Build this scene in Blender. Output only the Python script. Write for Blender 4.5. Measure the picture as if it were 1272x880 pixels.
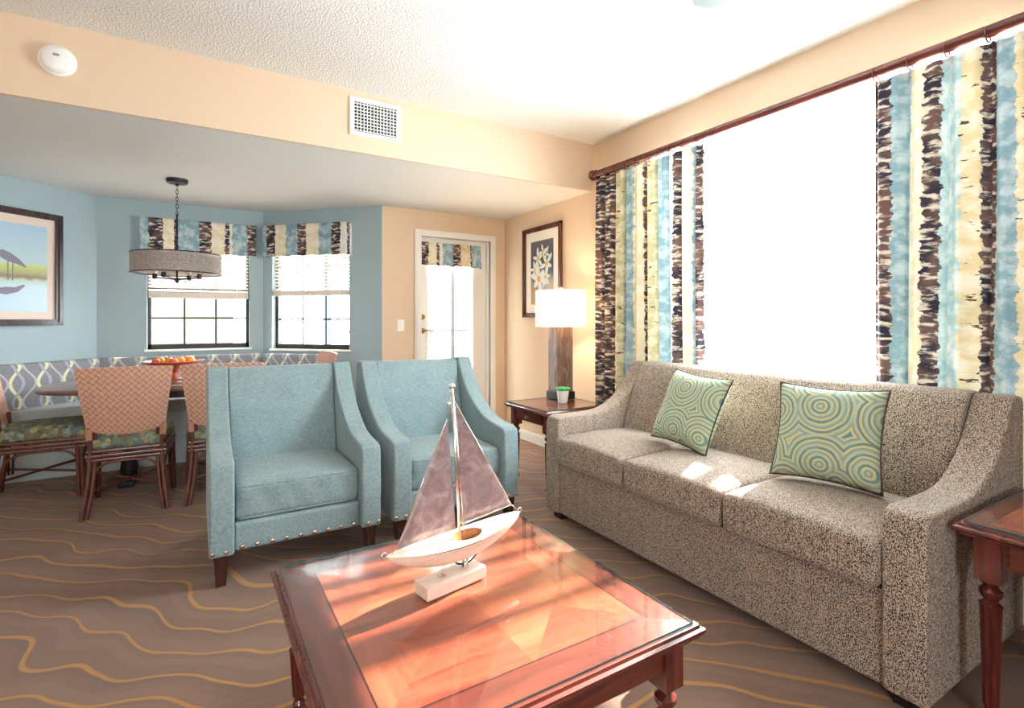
import bpy, bmesh, math, random
from mathutils import Vector, Matrix
random.seed(4)
S = bpy.context.scene
for o in list(bpy.data.objects): bpy.data.objects.remove(o)
col = S.collection
PI = math.pi

# ------------------------------------------------------------------ camera
cam = bpy.data.cameras.new('camera'); cam.sensor_width = 36; cam.lens = 643/1272*36
cam.shift_y = -(440-397)/1272; cam.clip_start = .02
co = bpy.data.objects.new('camera', cam); col.objects.link(co)
co.location = (0, 0, 1.25); co.rotation_euler = (PI/2, 0, -math.atan(391/643))
S.camera = co

# ------------------------------------------------------------------ light
EXPOSURE = 1.5
WORLD = 10.5
SUN = 13.0
S.view_settings.view_transform = 'Standard'
S.view_settings.look = 'None'
S.view_settings.gamma = 1
S.view_settings.use_curve_mapping = False
S.view_settings.exposure = EXPOSURE
w = bpy.data.worlds.new('sky'); S.world = w; w.use_nodes = True
bg = w.node_tree.nodes['Background']; bg.inputs[0].default_value = (.89, .96, 1, 1); bg.inputs[1].default_value = WORLD
S.cycles.max_bounces = 10; S.cycles.diffuse_bounces = 6; S.cycles.glossy_bounces = 4
S.cycles.transparent_max_bounces = 16; S.cycles.transmission_bounces = 6
S.cycles.use_denoising = True; S.cycles.sample_clamp_indirect = 6
S.cycles.caustics_reflective = False; S.cycles.caustics_refractive = False

def light(name, kind, loc, energy, color=(1, 1, 1), **kw):
    l = bpy.data.lights.new(name, kind); l.energy = energy; l.color = color
    for k, v in kw.items(): setattr(l, k, v)
    o = bpy.data.objects.new(name, l); o.location = loc; col.objects.link(o); return o
sun = light('sun', 'SUN', (8, 2, 6), SUN, (1, .93, .82), angle=.0093)
SUN_EL, SUN_AZ = math.radians(35.5), math.radians(10.5)
sd = Vector((math.cos(SUN_EL)*math.cos(SUN_AZ), math.cos(SUN_EL)*math.sin(SUN_AZ), math.sin(SUN_EL)))
sun.rotation_euler = sd.to_track_quat('Z', 'Y').to_euler()
def portal(name, loc, normal, sx, sy):        # guides sky sampling through a window opening, adds no light
    o = light(name, 'AREA', loc, 1, shape='RECTANGLE', size=sx, size_y=sy)
    o.data.cycles.is_portal = True
    o.rotation_euler = Vector(normal).to_track_quat('-Z', 'Y').to_euler(); return o
portal('window_portal', (3.0, 1.7, 1.57), (-1, 0, 0), 2.16, 1.9)
portal('window_portal', (.025, 6.0, 1.55), (0, -1, 0), .9, 1.3)
portal('window_portal', (1.02, 5.58, 1.55), (-1, -1, 0), .9, 1.3)
portal('window_portal', (2.27, 5.02, 1.0), (0, -1, 0), .7, 1.9)
portal('window_portal', (-.9, -2.75, 1.6), (0, 1, 0), 1.2, 1.2)  # for the added fill opening behind the camera

# ------------------------------------------------------------------ node helpers
class N:
    def __init__(s, name):
        s.m = bpy.data.materials.new(name); s.m.use_nodes = True; s.t = s.m.node_tree
        s.b = s.t.nodes['Principled BSDF']; s.out = s.t.nodes['Material Output']
    def n(s, typ, **kw):
        x = s.t.nodes.new(typ)
        for k, v in kw.items(): setattr(x, k, v)
        return x
    def put(s, sock, v):
        if v is None: return
        if hasattr(v, 'is_output') or isinstance(v, bpy.types.NodeSocket): s.t.links.new(v, sock)
        elif isinstance(v, (tuple, list)) and len(v) == 3 and sock.type == 'RGBA': sock.default_value = (*v, 1)
        else: sock.default_value = v
    def math(s, op, a, b=None, c=None):
        x = s.n('ShaderNodeMath', operation=op)
        for i, v in enumerate((a, b, c)): s.put(x.inputs[i], v) if v is not None else None
        return x.outputs[0]
    def coord(s, kind='Object'): return s.n('ShaderNodeTexCoord').outputs[kind]
    def sep(s, v):
        x = s.n('ShaderNodeSeparateXYZ'); s.put(x.inputs[0], v); return x.outputs
    def comb(s, a, b, c=0):
        x = s.n('ShaderNodeCombineXYZ')
        for i, v in enumerate((a, b, c)): s.put(x.inputs[i], v)
        return x.outputs[0]
    def map(s, v, scale=(1, 1, 1), rot=(0, 0, 0), loc=(0, 0, 0)):
        x = s.n('ShaderNodeMapping'); s.put(x.inputs[0], v)
        x.inputs['Scale'].default_value = scale; x.inputs['Rotation'].default_value = rot; x.inputs['Location'].default_value = loc
        return x.outputs[0]
    def noise(s, v, scale=5, detail=3, rough=.5, dist=0, out=0):
        x = s.n('ShaderNodeTexNoise'); s.put(x.inputs['Vector'], v)
        x.inputs['Scale'].default_value = scale; x.inputs['Detail'].default_value = detail
        x.inputs['Roughness'].default_value = rough; x.inputs['Distortion'].default_value = dist
        return x.outputs[out]
    def vor(s, v, scale=5, rnd=1, out='Distance', dims='3D'):
        x = s.n('ShaderNodeTexVoronoi', voronoi_dimensions=dims); s.put(x.inputs['Vector'], v)
        x.inputs['Scale'].default_value = scale; x.inputs['Randomness'].default_value = rnd
        return x.outputs[out]
    def mix(s, f, a, b):
        x = s.n('ShaderNodeMix', data_type='RGBA'); s.put(x.inputs[0], f); s.put(x.inputs[6], a); s.put(x.inputs[7], b); return x.outputs[2]
    def ramp(s, f, stops, interp='LINEAR'):
        x = s.n('ShaderNodeValToRGB'); s.put(x.inputs[0], f); r = x.color_ramp; r.interpolation = interp
        while len(r.elements) < len(stops): r.elements.new(.5)
        for e, (p, c) in zip(r.elements, stops):
            e.position = p; e.color = (*c, 1) if isinstance(c, tuple) else (c, c, c, 1)
        return x.outputs[0]
    def step(s, v, lo, hi):
        x = s.n('ShaderNodeMapRange', interpolation_type='SMOOTHSTEP'); s.put(x.inputs[0], v)
        x.inputs[1].default_value = lo; x.inputs[2].default_value = hi; return x.outputs[0]
    def bump(s, h, strength=.3, dist=.01):
        x = s.n('ShaderNodeBump'); s.put(x.inputs['Height'], h)
        x.inputs['Strength'].default_value = strength; x.inputs['Distance'].default_value = dist
        s.t.links.new(x.outputs[0], s.b.inputs['Normal']); return x.outputs[0]
    def set(s, color=None, rough=None, metal=None, spec=None, **kw):
        s.put(s.b.inputs['Base Color'], color); s.put(s.b.inputs['Roughness'], rough)
        s.put(s.b.inputs['Metallic'], metal); s.put(s.b.inputs['Specular IOR Level'], spec)
        for k, v in kw.items(): s.put(s.b.inputs[k.replace('_', ' ')], v)
        return s
def c255(r, g, b):
    f = lambda v: ((v/255+.055)/1.055)**2.4 if v > 10 else v/255/12.92
    return (f(r), f(g), f(b))
def plain(name, color, rough=.5, metal=0, spec=.5, **kw): return N(name).set(color, rough, metal, spec, **kw).m

# ------------------------------------------------------------------ materials
def wall_mat(name, color, bump=.12):
    k = N(name); c = k.coord(); k.set(color, .75, spec=.25)
    k.bump(k.noise(c, 90, 3), bump, .003); return k.m
M = {}
M['peach'] = wall_mat('peach wall paint', c255(223, 199, 172))
M['blue'] = wall_mat('blue wall paint', c255(164, 184, 190))
def popcorn():
    k = N('textured white ceiling'); c = k.coord(); k.set(c255(236, 236, 232), .9, spec=.1)
    k.bump(k.math('ADD', k.noise(c, 100, 4, .65), k.vor(c, 80)), .42, .010); return k.m
M['popcorn'] = popcorn()
M['ceil'] = wall_mat('white ceiling paint', c255(226, 229, 228))
M['white'] = plain('white satin paint', c255(238, 236, 230), .4)
M['white_plastic'] = plain('white plastic', c255(240, 240, 238), .35)
M['bronze'] = plain('dark bronze frame', c255(60, 56, 55), .45, .3)
M['iron'] = plain('dark iron', c255(48, 48, 54), .45, .7)
M['brass'] = plain('aged brass', c255(150, 125, 85), .35, .9)
M['nickel'] = plain('brushed nickel nailhead', c255(215, 190, 165), .25, 1)
M['chrome'] = plain('polished silver metal', c255(235, 232, 228), .18, .95)
M['blackwood'] = plain('black stained wood', c255(34, 26, 28), .35)
M['void'] = plain('dark duct interior', c255(60, 62, 64), .8)

def wood(name, c1, c2, scale=1, axis=0, rough=.25, coat=.4):
    k = N(name); c = k.coord()
    sc = [14, 14, 14]; sc[axis] = 1.2
    v = k.map(c, scale=tuple(x*scale for x in sc))
    n = k.noise(v, 2.2, 6, .6, .6)
    k.set(k.ramp(n, [(.28, c1), (.72, c2)]), rough, spec=.5, Coat_Weight=coat, Coat_Roughness=.12)
    return k.m
M['cherry_x'] = wood('cherry wood grain along x', c255(62, 24, 20), c255(120, 52, 40), 1, 0)
M['cherry_y'] = wood('cherry wood grain along y', c255(62, 24, 20), c255(120, 52, 40), 1, 1)
M['cherry_z'] = wood('cherry wood grain upright', c255(58, 22, 20), c255(118, 50, 40), 1, 2)
M['espresso'] = wood('espresso stained wood', c255(40, 20, 20), c255(70, 34, 30), 1, 2)
M['walnut_top'] = wood('greyed walnut table top', c255(92, 68, 62), c255(132, 104, 94), 1, 0, .3, .3)
M['rattan'] = wood('brown rattan pole', c255(56, 28, 24), c255(124, 68, 52), 2, 2, .35, .3)
M['palewood'] = wood('whitewashed wood', c255(226, 208, 188), c255(244, 234, 220), 1.5, 0, .5, 0)
M['rawwood'] = wood('raw brown hull wood', c255(170, 118, 78), c255(206, 160, 118), 1.5, 0, .5, 0)

def veneer(hx, hy, b):
    k = N('mitred cherry veneer'); c = k.coord(); s = k.sep(c)
    ax = k.math('ABSOLUTE', s[0]); ay = k.math('ABSOLUTE', s[1])
    gx = k.noise(k.map(c, scale=(1.5, 16, 1)), 2, 6, .6, .5); gy = k.noise(k.map(c, scale=(16, 1.5, 1)), 2, 6, .6, .5)
    gd = k.noise(k.map(c, scale=(1.5, 12, 1), rot=(0, 0, PI/4)), 2, 6, .6, .5)
    gd2 = k.noise(k.map(c, scale=(1.5, 12, 1), rot=(0, 0, -PI/4)), 2, 6, .6, .5)
    quad = k.math('GREATER_THAN', ax, ay)
    dg = k.math('GREATER_THAN', k.math('MULTIPLY', s[0], s[1]), 0)
    inner = k.mix(quad, k.ramp(gx, [(.3, c255(124, 50, 36)), (.7, c255(170, 84, 60))]), k.ramp(gy, [(.3, c255(132, 56, 40)), (.7, c255(178, 92, 64))]))
    dia = k.mix(dg, k.ramp(gd, [(.3, c255(146, 66, 46)), (.7, c255(192, 106, 74))]), k.ramp(gd2, [(.3, c255(126, 52, 38)), (.7, c255(172, 86, 62))]))
    isd = k.math('LESS_THAN', k.math('ADD', ax, ay), .36)
    inner = k.mix(isd, inner, dia)
    border = k.ramp(k.mix(quad, gx, gy), [(.3, c255(86, 34, 28)), (.7, c255(132, 60, 46))])
    m1 = k.math('MAXIMUM', k.math('SUBTRACT', ax, hx-b), k.math('SUBTRACT', ay, hy-b))
    colr = k.mix(k.math('GREATER_THAN', m1, 0), inner, border)
    line = k.math('LESS_THAN', k.math('ABSOLUTE', m1), .0022)
    colr = k.mix(line, colr, c255(40, 18, 18))
    k.set(colr, .3, spec=.5, Coat_Weight=.3, Coat_Roughness=.1); return k.m

def glass(name, tint=(1, 1, 1), ior=1.5):
    k = N(name); k.t.nodes.remove(k.b)
    tr = k.n('ShaderNodeBsdfTransparent'); tr.inputs[0].default_value = (*tint, 1)
    gl = k.n('ShaderNodeBsdfGlossy'); gl.inputs['Roughness'].default_value = .01
    fr = k.n('ShaderNodeFresnel'); fr.inputs[0].default_value = ior
    front = k.math('SUBTRACT', 1, k.n('ShaderNodeNewGeometry').outputs['Backfacing'])
    mx = k.n('ShaderNodeMixShader'); k.put(mx.inputs[0], k.math('MULTIPLY', fr.outputs[0], front))
    k.t.links.new(tr.outputs[0], mx.inputs[1]); k.t.links.new(gl.outputs[0], mx.inputs[2]); k.t.links.new(mx.outputs[0], k.out.inputs[0]); return k.m
M['glass'] = glass('clear window glass')
M['topglass'] = glass('clear table glass', (.97, .99, .98), 1.6)
M['glassedge'] = plain('teal polished glass edge', c255(24, 96, 104), .15, 0, .8)

def cloth(name, color, color2=None, scale=420, rough=.9, bump=.25, sheen=.2):
    k = N(name); c = k.coord()
    a = k.noise(k.map(c, scale=(1, 1, .25)), scale, 2); b = k.noise(k.map(c, scale=(.25, .25, 1)), scale, 2)
    m = k.math('MULTIPLY', k.math('ADD', a, b), .5)
    big = k.noise(c, 6, 3)
    colr = k.mix(k.step(m, .35, .65), color2 or tuple(x*.72 for x in color), color)
    colr = k.mix(k.math('MULTIPLY', k.step(big, .3, .7), .18), colr, tuple(min(1, x*1.25) for x in color))
    k.set(colr, rough, spec=.15, Sheen_Weight=sheen); k.bump(m, bump, .002); return k.m
M['teal'] = cloth('teal linen upholstery', c255(144, 163, 165), c255(112, 135, 140), 260)
M['linen_grey'] = cloth('grey vinyl seat cloth', c255(200, 206, 208), None, 300, .4, .1)
M['panel_grey'] = plain('pale grey bench panel', c255(178, 190, 194), .5)
def tweed():
    k = N('black and beige tweed upholstery'); c = k.coord()
    v = k.map(c, scale=(1, 1, .6))
    sp = k.vor(v, 300, 1); n = k.noise(v, 300, 2, .7)
    st = k.noise(k.map(c, scale=(1, 1, .04)), 42, 2)
    m = k.math('ADD', k.math('MULTIPLY', sp, .75), k.math('MULTIPLY', n, .6))
    m = k.math('ADD', m, k.math('MULTIPLY', k.math('SUBTRACT', st, .5), .1))
    colr = k.ramp(m, [(.50, c255(26, 24, 28)), (.61, c255(78, 68, 66)), (.72, c255(188, 171, 155))])
    k.set(colr, .95, spec=.1, Sheen_Weight=.15); k.bump(m, .35, .002); return k.m
M['tweed'] = tweed()

def stripes(name, seq, transl=.035):
    # painterly upright stripes; UV.x runs across the cloth 0..1, UV.y is height in metres
    k = N(name); uv = k.sep(k.coord('UV')); u, v = uv[0], uv[1]; W = len(seq)
    cu = k.math('MULTIPLY', u, W)
    jag = k.noise(k.comb(k.math('MULTIPLY', cu, 1.3), k.math('MULTIPLY', v, 26)), 1, 3, .6)
    cu = k.math('ADD', cu, k.math('MULTIPLY', k.math('SUBTRACT', jag, .5), .5))
    uu = k.math('DIVIDE', cu, W)
    tot = sum(s[1] for s in seq); pos = 0; base = []; dark = []; alt = []
    P = {'D': (c255(58, 46, 50), c255(132, 108, 100)), 'B': (c255(134, 168, 182), c255(192, 210, 214)),
         'C': (c255(234, 224, 192), c255(246, 240, 222)), 'W': (c255(226, 232, 226), c255(244, 244, 236)),
         'O': (c255(196, 190, 150), c255(230, 224, 194)), 'T': (c255(176, 206, 210), c255(226, 236, 234)),
         'G': (c255(228, 210, 164), c255(242, 234, 212))}
    for kind, wd in seq:
        p = pos/tot; pos += wd
        base.append((p, P[kind][0])); alt.append((p, P[kind][1])); dark.append((p, 1.0 if kind == 'D' else (.45 if kind in 'OG' else 0)))
    b = k.ramp(uu, base, 'CONSTANT'); a = k.ramp(uu, alt, 'CONSTANT'); d = k.ramp(uu, dark, 'CONSTANT')
    n1 = k.noise(k.comb(k.math('MULTIPLY', u, W*.9), k.math('MULTIPLY', v, 9)), 1.5, 4, .65)
    n2 = k.noise(k.comb(k.math('MULTIPLY', u, W*1.1), k.math('MULTIPLY', v, 30), 7), 1.3, 4, .6)
    n3 = k.noise(k.comb(k.math('MULTIPLY', u, W*.5), k.math('MULTIPLY', v, 5), 3), 1.3, 2, .6)
    colr = k.mix(k.step(n1, .4, .62), b, a)
    isd = k.math('GREATER_THAN', d, .8)
    dk = k.mix(k.step(n3, .42, .55), c255(58, 54, 66), c255(112, 88, 84))
    dk = k.mix(k.step(n2, .50, .62), dk, c255(222, 212, 196))
    colr = k.mix(isd, colr, dk)
    spots = k.math('MULTIPLY', k.math('GREATER_THAN', d, .2), k.step(n2, .62, .65))
    colr = k.mix(k.math('MULTIPLY', spots, k.math('SUBTRACT', 1, isd)), colr, c255(96, 72, 60))
    k.set(colr, .9, spec=.1)
    tl = k.n('ShaderNodeBsdfTranslucent'); k.put(tl.inputs[0], colr)
    mx = k.n('ShaderNodeMixShader'); mx.inputs[0].default_value = transl
    k.t.links.new(k.b.outputs[0], mx.inputs[1]); k.t.links.new(tl.outputs[0], mx.inputs[2]); k.t.links.new(mx.outputs[0], k.out.inputs[0])
    return k.m
M['curtL'] = stripes('striped curtain cloth', [('C', 0.02), ('D', 0.07), ('B', 0.05), ('D', 0.06), ('C', 0.05), ('O', 0.05), ('B', 0.095), ('C', 0.107), ('D', 0.071), ('O', 0.085), ('B', 0.095), ('W', 0.05), ('D', 0.089), ('C', 0.047), ('B', 0.045), ('D', 0.051), ('W', 0.039)], .03)
M['curtR'] = stripes('striped curtain cloth, next width', [('D', 0.075), ('B', 0.068), ('C', 0.062), ('D', 0.04), ('T', 0.09), ('G', 0.045), ('D', 0.068), ('B', 0.05), ('G', 0.07), ('D', 0.05), ('T', 0.09), ('C', 0.05), ('D', 0.07), ('B', 0.297)], .012)
M['val1'] = stripes('striped valance cloth', [('B', 1.9), ('D', 1.3), ('C', 1.0), ('D', .3), ('B', 2.0), ('D', 1.2), ('C', 1.3), ('D', .45), ('C', .3), ('B', 1.5), ('D', 1.1), ('C', 1.0)], .04)
M['val2'] = stripes('striped valance cloth, second window', [('B', 1.6), ('D', 1.0), ('C', 1.3), ('B', 1.4), ('D', 1.0), ('C', 1.5), ('B', 1.5), ('D', 1.0), ('W', .8), ('D', .5), ('W', .5)], .1)
M['val3'] = stripes('striped valance cloth, door', [('W', .4), ('D', 1.3), ('C', 1.2), ('D', .4), ('W', .5), ('B', 1.6), ('D', 1.2), ('G', 1.5), ('D', .2), ('B', 1.8), ('D', .4)], .04)

def ogee():
    k = N('ogee patterned bench cloth'); uv = k.sep(k.coord('UV')); u, v = uv[0], uv[1]
    def line(ph, per, amp, w, off=0):
        s_ = k.math('MULTIPLY', k.math('SINE', k.math('ADD', k.math('MULTIPLY', v, 2*PI/.30), ph)), amp)
        f = k.math('FRACT', k.math('ADD', k.math('DIVIDE', k.math('ADD', u, s_), per), off))
        d = k.math('ABSOLUTE', k.math('SUBTRACT', f, .5))
        return k.step(k.math('MULTIPLY', d, -per), -w, -w*.55)
    base = k.mix(k.noise(k.coord(), 60, 2), c255(122, 126, 132), c255(154, 156, 160))
    cc = k.mix(line(0, .19, .035, .017), base, c255(226, 222, 188))
    cc = k.mix(line(PI, .19, .035, .014, .1), cc, c255(176, 172, 190))
    cc = k.mix(line(PI, .19, .045, .011, .5), cc, c255(196, 190, 196))
    k.set(cc, .85, spec=.15); return k.m
M['ogee'] = ogee()
def weave():
    k = N('woven peach rattan'); uv = k.coord('UV')
    v = k.map(uv, rot=(0, 0, PI/4), scale=(38, 38, 1)); s = k.sep(v)
    ch = k.n('ShaderNodeTexChecker'); k.put(ch.inputs[0], v); ch.inputs['Scale'].default_value = 1
    a = k.math('ABSOLUTE', k.math('SINE', k.math('MULTIPLY', s[0], PI))); b = k.math('ABSOLUTE', k.math('SINE', k.math('MULTIPLY', s[1], PI)))
    h = k.mix(ch.outputs['Fac'], a, b)
    n = k.noise(uv, 30, 3)
    colr = k.mix(k.step(k.math('ADD', h, k.math('MULTIPLY', k.math('SUBTRACT', n, .5), .5)), .2, 1.), c255(182, 134, 112), c255(214, 170, 148))
    k.set(colr, .55, spec=.3); k.bump(h, .6, .004); return k.m
M['weave'] = weave()
def leafy():
    k = N('green leaf print cloth'); c = k.coord()
    cl = k.sep(k.vor(k.map(c, scale=(1, 1, .8)), 34, 1, 'Color'))
    colr = k.ramp(cl[0], [(0, c255(80, 94, 98)), (.2, c255(122, 134, 98)), (.38, c255(98, 124, 134)), (.55, c255(176, 168, 108)), (.7, c255(128, 102, 86)), (.85, c255(146, 166, 160))], 'CONSTANT')
    colr = k.mix(k.step(k.noise(c, 70, 3), .35, .7), colr, c255(116, 124, 108))
    k.set(colr, .9, spec=.1); return k.m
M['leafy'] = leafy()
def rings():
    k = N('teal and yellow ring print cushion cloth'); uv = k.coord('UV')
    v = k.vor(k.map(uv, loc=(.17, .31, 0)), 2.3, .85, 'Distance', '2D')
    v = k.math('ADD', v, k.math('MULTIPLY', k.noise(uv, 9, 2), .05))
    s = k.math('SINE', k.math('MULTIPLY', v, 56))
    s2 = k.math('SINE', k.math('MULTIPLY', v, 28))
    n = k.noise(uv, 5, 2)
    colr = k.mix(k.step(s, -.35, .3), c255(112, 148, 150), c255(206, 198, 146))
    colr = k.mix(k.math('MULTIPLY', k.step(s2, .2, .8), .6), colr, c255(176, 196, 176))
    colr = k.mix(k.math('MULTIPLY', k.step(n, .45, .7), .35), colr, c255(158, 184, 172))
    k.set(colr, .85, spec=.15); k.bump(s, .15, .002); return k.m
M['rings'] = rings()
def carpet():
    k = N('brown carpet with gold wave lines'); c = k.coord()
    r = k.map(c, rot=(0, 0, math.radians(38))); s = k.sep(r); t, p = s[0], s[1]
    wv = k.noise(k.comb(k.math('MULTIPLY', t, 1.7), k.math('MULTIPLY', p, .9)), 1, 0, .4)
    wv2 = k.noise(k.comb(k.math('MULTIPLY', t, 4.2), k.math('MULTIPLY', p, 2.6), 5), 1, 0, .4)
    q = k.math('ADD', k.math('MULTIPLY', p, 6.2), k.math('ADD', k.math('MULTIPLY', wv, 2.5), k.math('MULTIPLY', wv2, 1.1)))
    f = k.math('ABSOLUTE', k.math('SUBTRACT', k.math('FRACT', q), .5))
    wd = k.math('ADD', .02, k.math('MULTIPLY', k.noise(k.comb(k.math('MULTIPLY', t, .9), q, 2), 1, 1), .075))
    ln = k.step(k.math('SUBTRACT', wd, f), -.012, .022)
    q2 = k.math('FRACT', k.math('MULTIPLY', q, .5))
    tone = k.mix(k.math('GREATER_THAN', q2, .5), c255(142, 108, 90), c255(158, 122, 102))
    dk = k.step(k.math('SUBTRACT', .12, k.math('ABSOLUTE', k.math('SUBTRACT', k.math('FRACT', k.math('ADD', q, .12)), .5))), 0, .04)
    tone = k.mix(k.math('MULTIPLY', dk, .35), tone, c255(80, 68, 66))
    grain = k.noise(c, 380, 3, .8)
    tone = k.mix(k.step(grain, .3, .7), tuple(x*.55 for x in c255(136, 108, 94)), tone)
    gold = k.mix(k.step(grain, .3, .7), c255(164, 110, 50), c255(212, 152, 70))
    colr = k.mix(ln, tone, gold)
    colr2 = k.mix(.5, colr, k.mix(grain, c255(84, 68, 60), c255(190, 158, 136)))
    colr = k.mix(.45, colr, colr2)
    k.set(colr, .97, spec=.05, Sheen_Weight=.2); k.bump(grain, .6, .006); return k.m
M['carpet'] = carpet()
def bark():
    k = N('bark textured lamp column'); c = k.coord()
    n = k.noise(k.map(c, scale=(22, 22, 4)), 1.4, 6, .7, 1.2)
    k.set(k.ramp(n, [(.3, c255(70, 48, 42)), (.5, c255(126, 96, 80)), (.62, c255(150, 118, 98)), (.75, c255(206, 188, 170))]), .5)
    k.bump(n, .5, .01); return k.m
M['bark'] = bark()
def shade_mat(name, color, tr=.6, weave=0):
    k = N(name); c = k.coord(); k.set(color, .8, spec=.1)
    tl = k.n('ShaderNodeBsdfTranslucent'); tl.inputs[0].default_value = (*color, 1)
    mx = k.n('ShaderNodeMixShader'); mx.inputs[0].default_value = tr
    k.t.links.new(k.b.outputs[0], mx.inputs[1]); k.t.links.new(tl.outputs[0], mx.inputs[2])
    if weave:
        tp = k.n('ShaderNodeBsdfTransparent'); m2 = k.n('ShaderNodeMixShader')
        g = k.noise(k.map(c, scale=(1, 1, 1)), 130, 3)
        k.put(m2.inputs[0], k.math('MULTIPLY', k.step(g, .4, .6), weave))
        k.t.links.new(mx.outputs[0], m2.inputs[1]); k.t.links.new(tp.outputs[0], m2.inputs[2]); k.t.links.new(m2.outputs[0], k.out.inputs[0])
    else: k.t.links.new(mx.outputs[0], k.out.inputs[0])
    return k.m
M['lampshade'] = shade_mat('white linen lamp shade', (.92, .9, .86), .6)
M['pendantshade'] = shade_mat('grey mesh pendant shade', c255(172, 164, 160), .4, .35)
M['blind'] = shade_mat('cream blind slat', c255(226, 216, 202), .06)
M['leafgreen'] = plain('bright green succulent leaf', c255(96, 208, 120), .5)
M['orange'] = plain('orange fruit peel', c255(244, 160, 40), .45)
M['redfruit'] = plain('red fruit peel', c255(214, 92, 48), .4)
M['bowl'] = plain('terracotta glazed bowl', c255(190, 92, 60), .3)
M['ceramic'] = plain('white glazed ceramic', c255(244, 244, 242), .2)
M['mat_board'] = plain('cream picture mat', c255(224, 206, 194), .8)
M['mat_white'] = plain('white picture mat', c255(240, 234, 222), .8)
M['redframe'] = wood('dark red picture frame wood', c255(54, 26, 24), c255(104, 52, 40), 1, 2)
M['bulb'] = N('glowing bulb').set((1, .9, .7), .3, Emission_Color=(1, .78, .5, 1), Emission_Strength=14.0).m
def sail():
    k = N('smoky capiz sail'); c = k.coord(); n = k.noise(c, 16, 5, .65, 1.5)
    colr = k.ramp(n, [(.3, c255(150, 128, 132)), (.52, c255(184, 164, 166)), (.72, c255(222, 208, 208))])
    k.set(colr, .3, spec=.6)
    tl = k.n('ShaderNodeBsdfTranslucent'); k.put(tl.inputs[0], colr); tp = k.n('ShaderNodeBsdfTransparent')
    mx = k.n('ShaderNodeMixShader'); mx.inputs[0].default_value = .35; m2 = k.n('ShaderNodeMixShader'); m2.inputs[0].default_value = .18
    k.t.links.new(k.b.outputs[0], mx.inputs[1]); k.t.links.new(tl.outputs[0], mx.inputs[2])
    k.t.links.new(mx.outputs[0], m2.inputs[1]); k.t.links.new(tp.outputs[0], m2.inputs[2]); k.t.links.new(m2.outputs[0], k.out.inputs[0]); return k.m
M['sail'] = sail()

# ------------------------------------------------------------------ mesh helpers
def link(name, bm, m, parent=None, smooth=False, loc=None, rot=None, bevel=0, seg=2):
    me = bpy.data.meshes.new(name); bmesh.ops.recalc_face_normals(bm, faces=bm.faces); bm.to_mesh(me); bm.free()
    for x in (m if isinstance(m, (list, tuple)) else [m]): me.materials.append(x)
    if smooth or bevel:
        for p in me.polygons: p.use_smooth = True
    if smooth == 'auto': me.set_sharp_from_angle(angle=math.radians(38))
    o = bpy.data.objects.new(name, me); col.objects.link(o)
    if parent: o.parent = parent
    if loc: o.location = loc
    if rot: o.rotation_euler = rot
    if bevel:
        b = o.modifiers.new('bevel', 'BEVEL'); b.width = bevel; b.segments = seg; b.limit_method = 'ANGLE'; b.angle_limit = math.radians(35); b.harden_normals = True
    return o
def tag(o, label=None, cat=None, group=None, kind=None):
    for k, v in (('label', label), ('category', cat), ('group', group), ('kind', kind)):
        if v: o[k] = v
    return o
def thing(name, label, cat, loc=(0, 0, 0), rz=0, group=None, kind=None):
    o = bpy.data.objects.new(name, None); o.empty_display_size = .1; col.objects.link(o)
    o.location = loc; o.rotation_euler = (0, 0, rz); return tag(o, label, cat, group, kind)
def copy_tree(o, parent=None):
    c = o.copy(); col.objects.link(c)
    if parent: c.parent = parent
    for ch in [x for x in bpy.data.objects if x.parent == o]: copy_tree(ch, c)
    return c
def box(bm, x0, x1, y0, y1, z0, z1, mi=0, mtx=None):
    vs = [Vector((x, y, z)) for x in (x0, x1) for y in (y0, y1) for z in (z0, z1)]
    if mtx: vs = [mtx @ v for v in vs]
    v = [bm.verts.new(q) for q in vs]
    for f in ((0, 1, 3, 2), (4, 6, 7, 5), (0, 4, 5, 1), (2, 3, 7, 6), (0, 2, 6, 4), (1, 5, 7, 3)):
        fc = bm.faces.new([v[i] for i in f]); fc.material_index = mi
def B(*boxes):
    bm = bmesh.new()
    for b in boxes: box(bm, *b)
    return bm
def spline(pts, n=8):
    pts = [Vector(p) for p in pts]; out = []
    P_ = [2*pts[0]-pts[1]]+pts+[2*pts[-1]-pts[-2]]
    for i in range(1, len(P_)-2):
        a, b, c, d = P_[i-1:i+3]
        for k in range(n):
            t = k/n; out.append(.5*((2*b)+(c-a)*t+(2*a-5*b+4*c-d)*t*t+(3*b-a-3*c+d)*t**3))
    out.append(pts[-1]); return out
def tube(bm, pts, r, n=10, closed=False, caps=True):
    pts = [Vector(p) for p in pts]; R_ = r if isinstance(r, (list, tuple)) else [r]*len(pts)
    rings = []; up = None
    for i, p in enumerate(pts):
        if closed: d = pts[(i+1) % len(pts)]-pts[i-1]
        else: d = pts[min(i+1, len(pts)-1)]-pts[max(i-1, 0)]
        d.normalize()
        if up is None: up = Vector((0, 0, 1)) if abs(d.z) < .9 else Vector((1, 0, 0))
        s = d.cross(up).normalized(); up = s.cross(d).normalized()
        rings.append([bm.verts.new(p+(s*math.cos(2*PI*k/n)+up*math.sin(2*PI*k/n))*R_[i]) for k in range(n)])
    m = len(rings)
    for i in range(m if closed else m-1):
        a, b = rings[i], rings[(i+1) % m]
        for k in range(n): bm.faces.new([a[k], a[(k+1) % n], b[(k+1) % n], b[k]])
    if caps and not closed: bm.faces.new(rings[0][::-1]); bm.faces.new(rings[-1])
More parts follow.
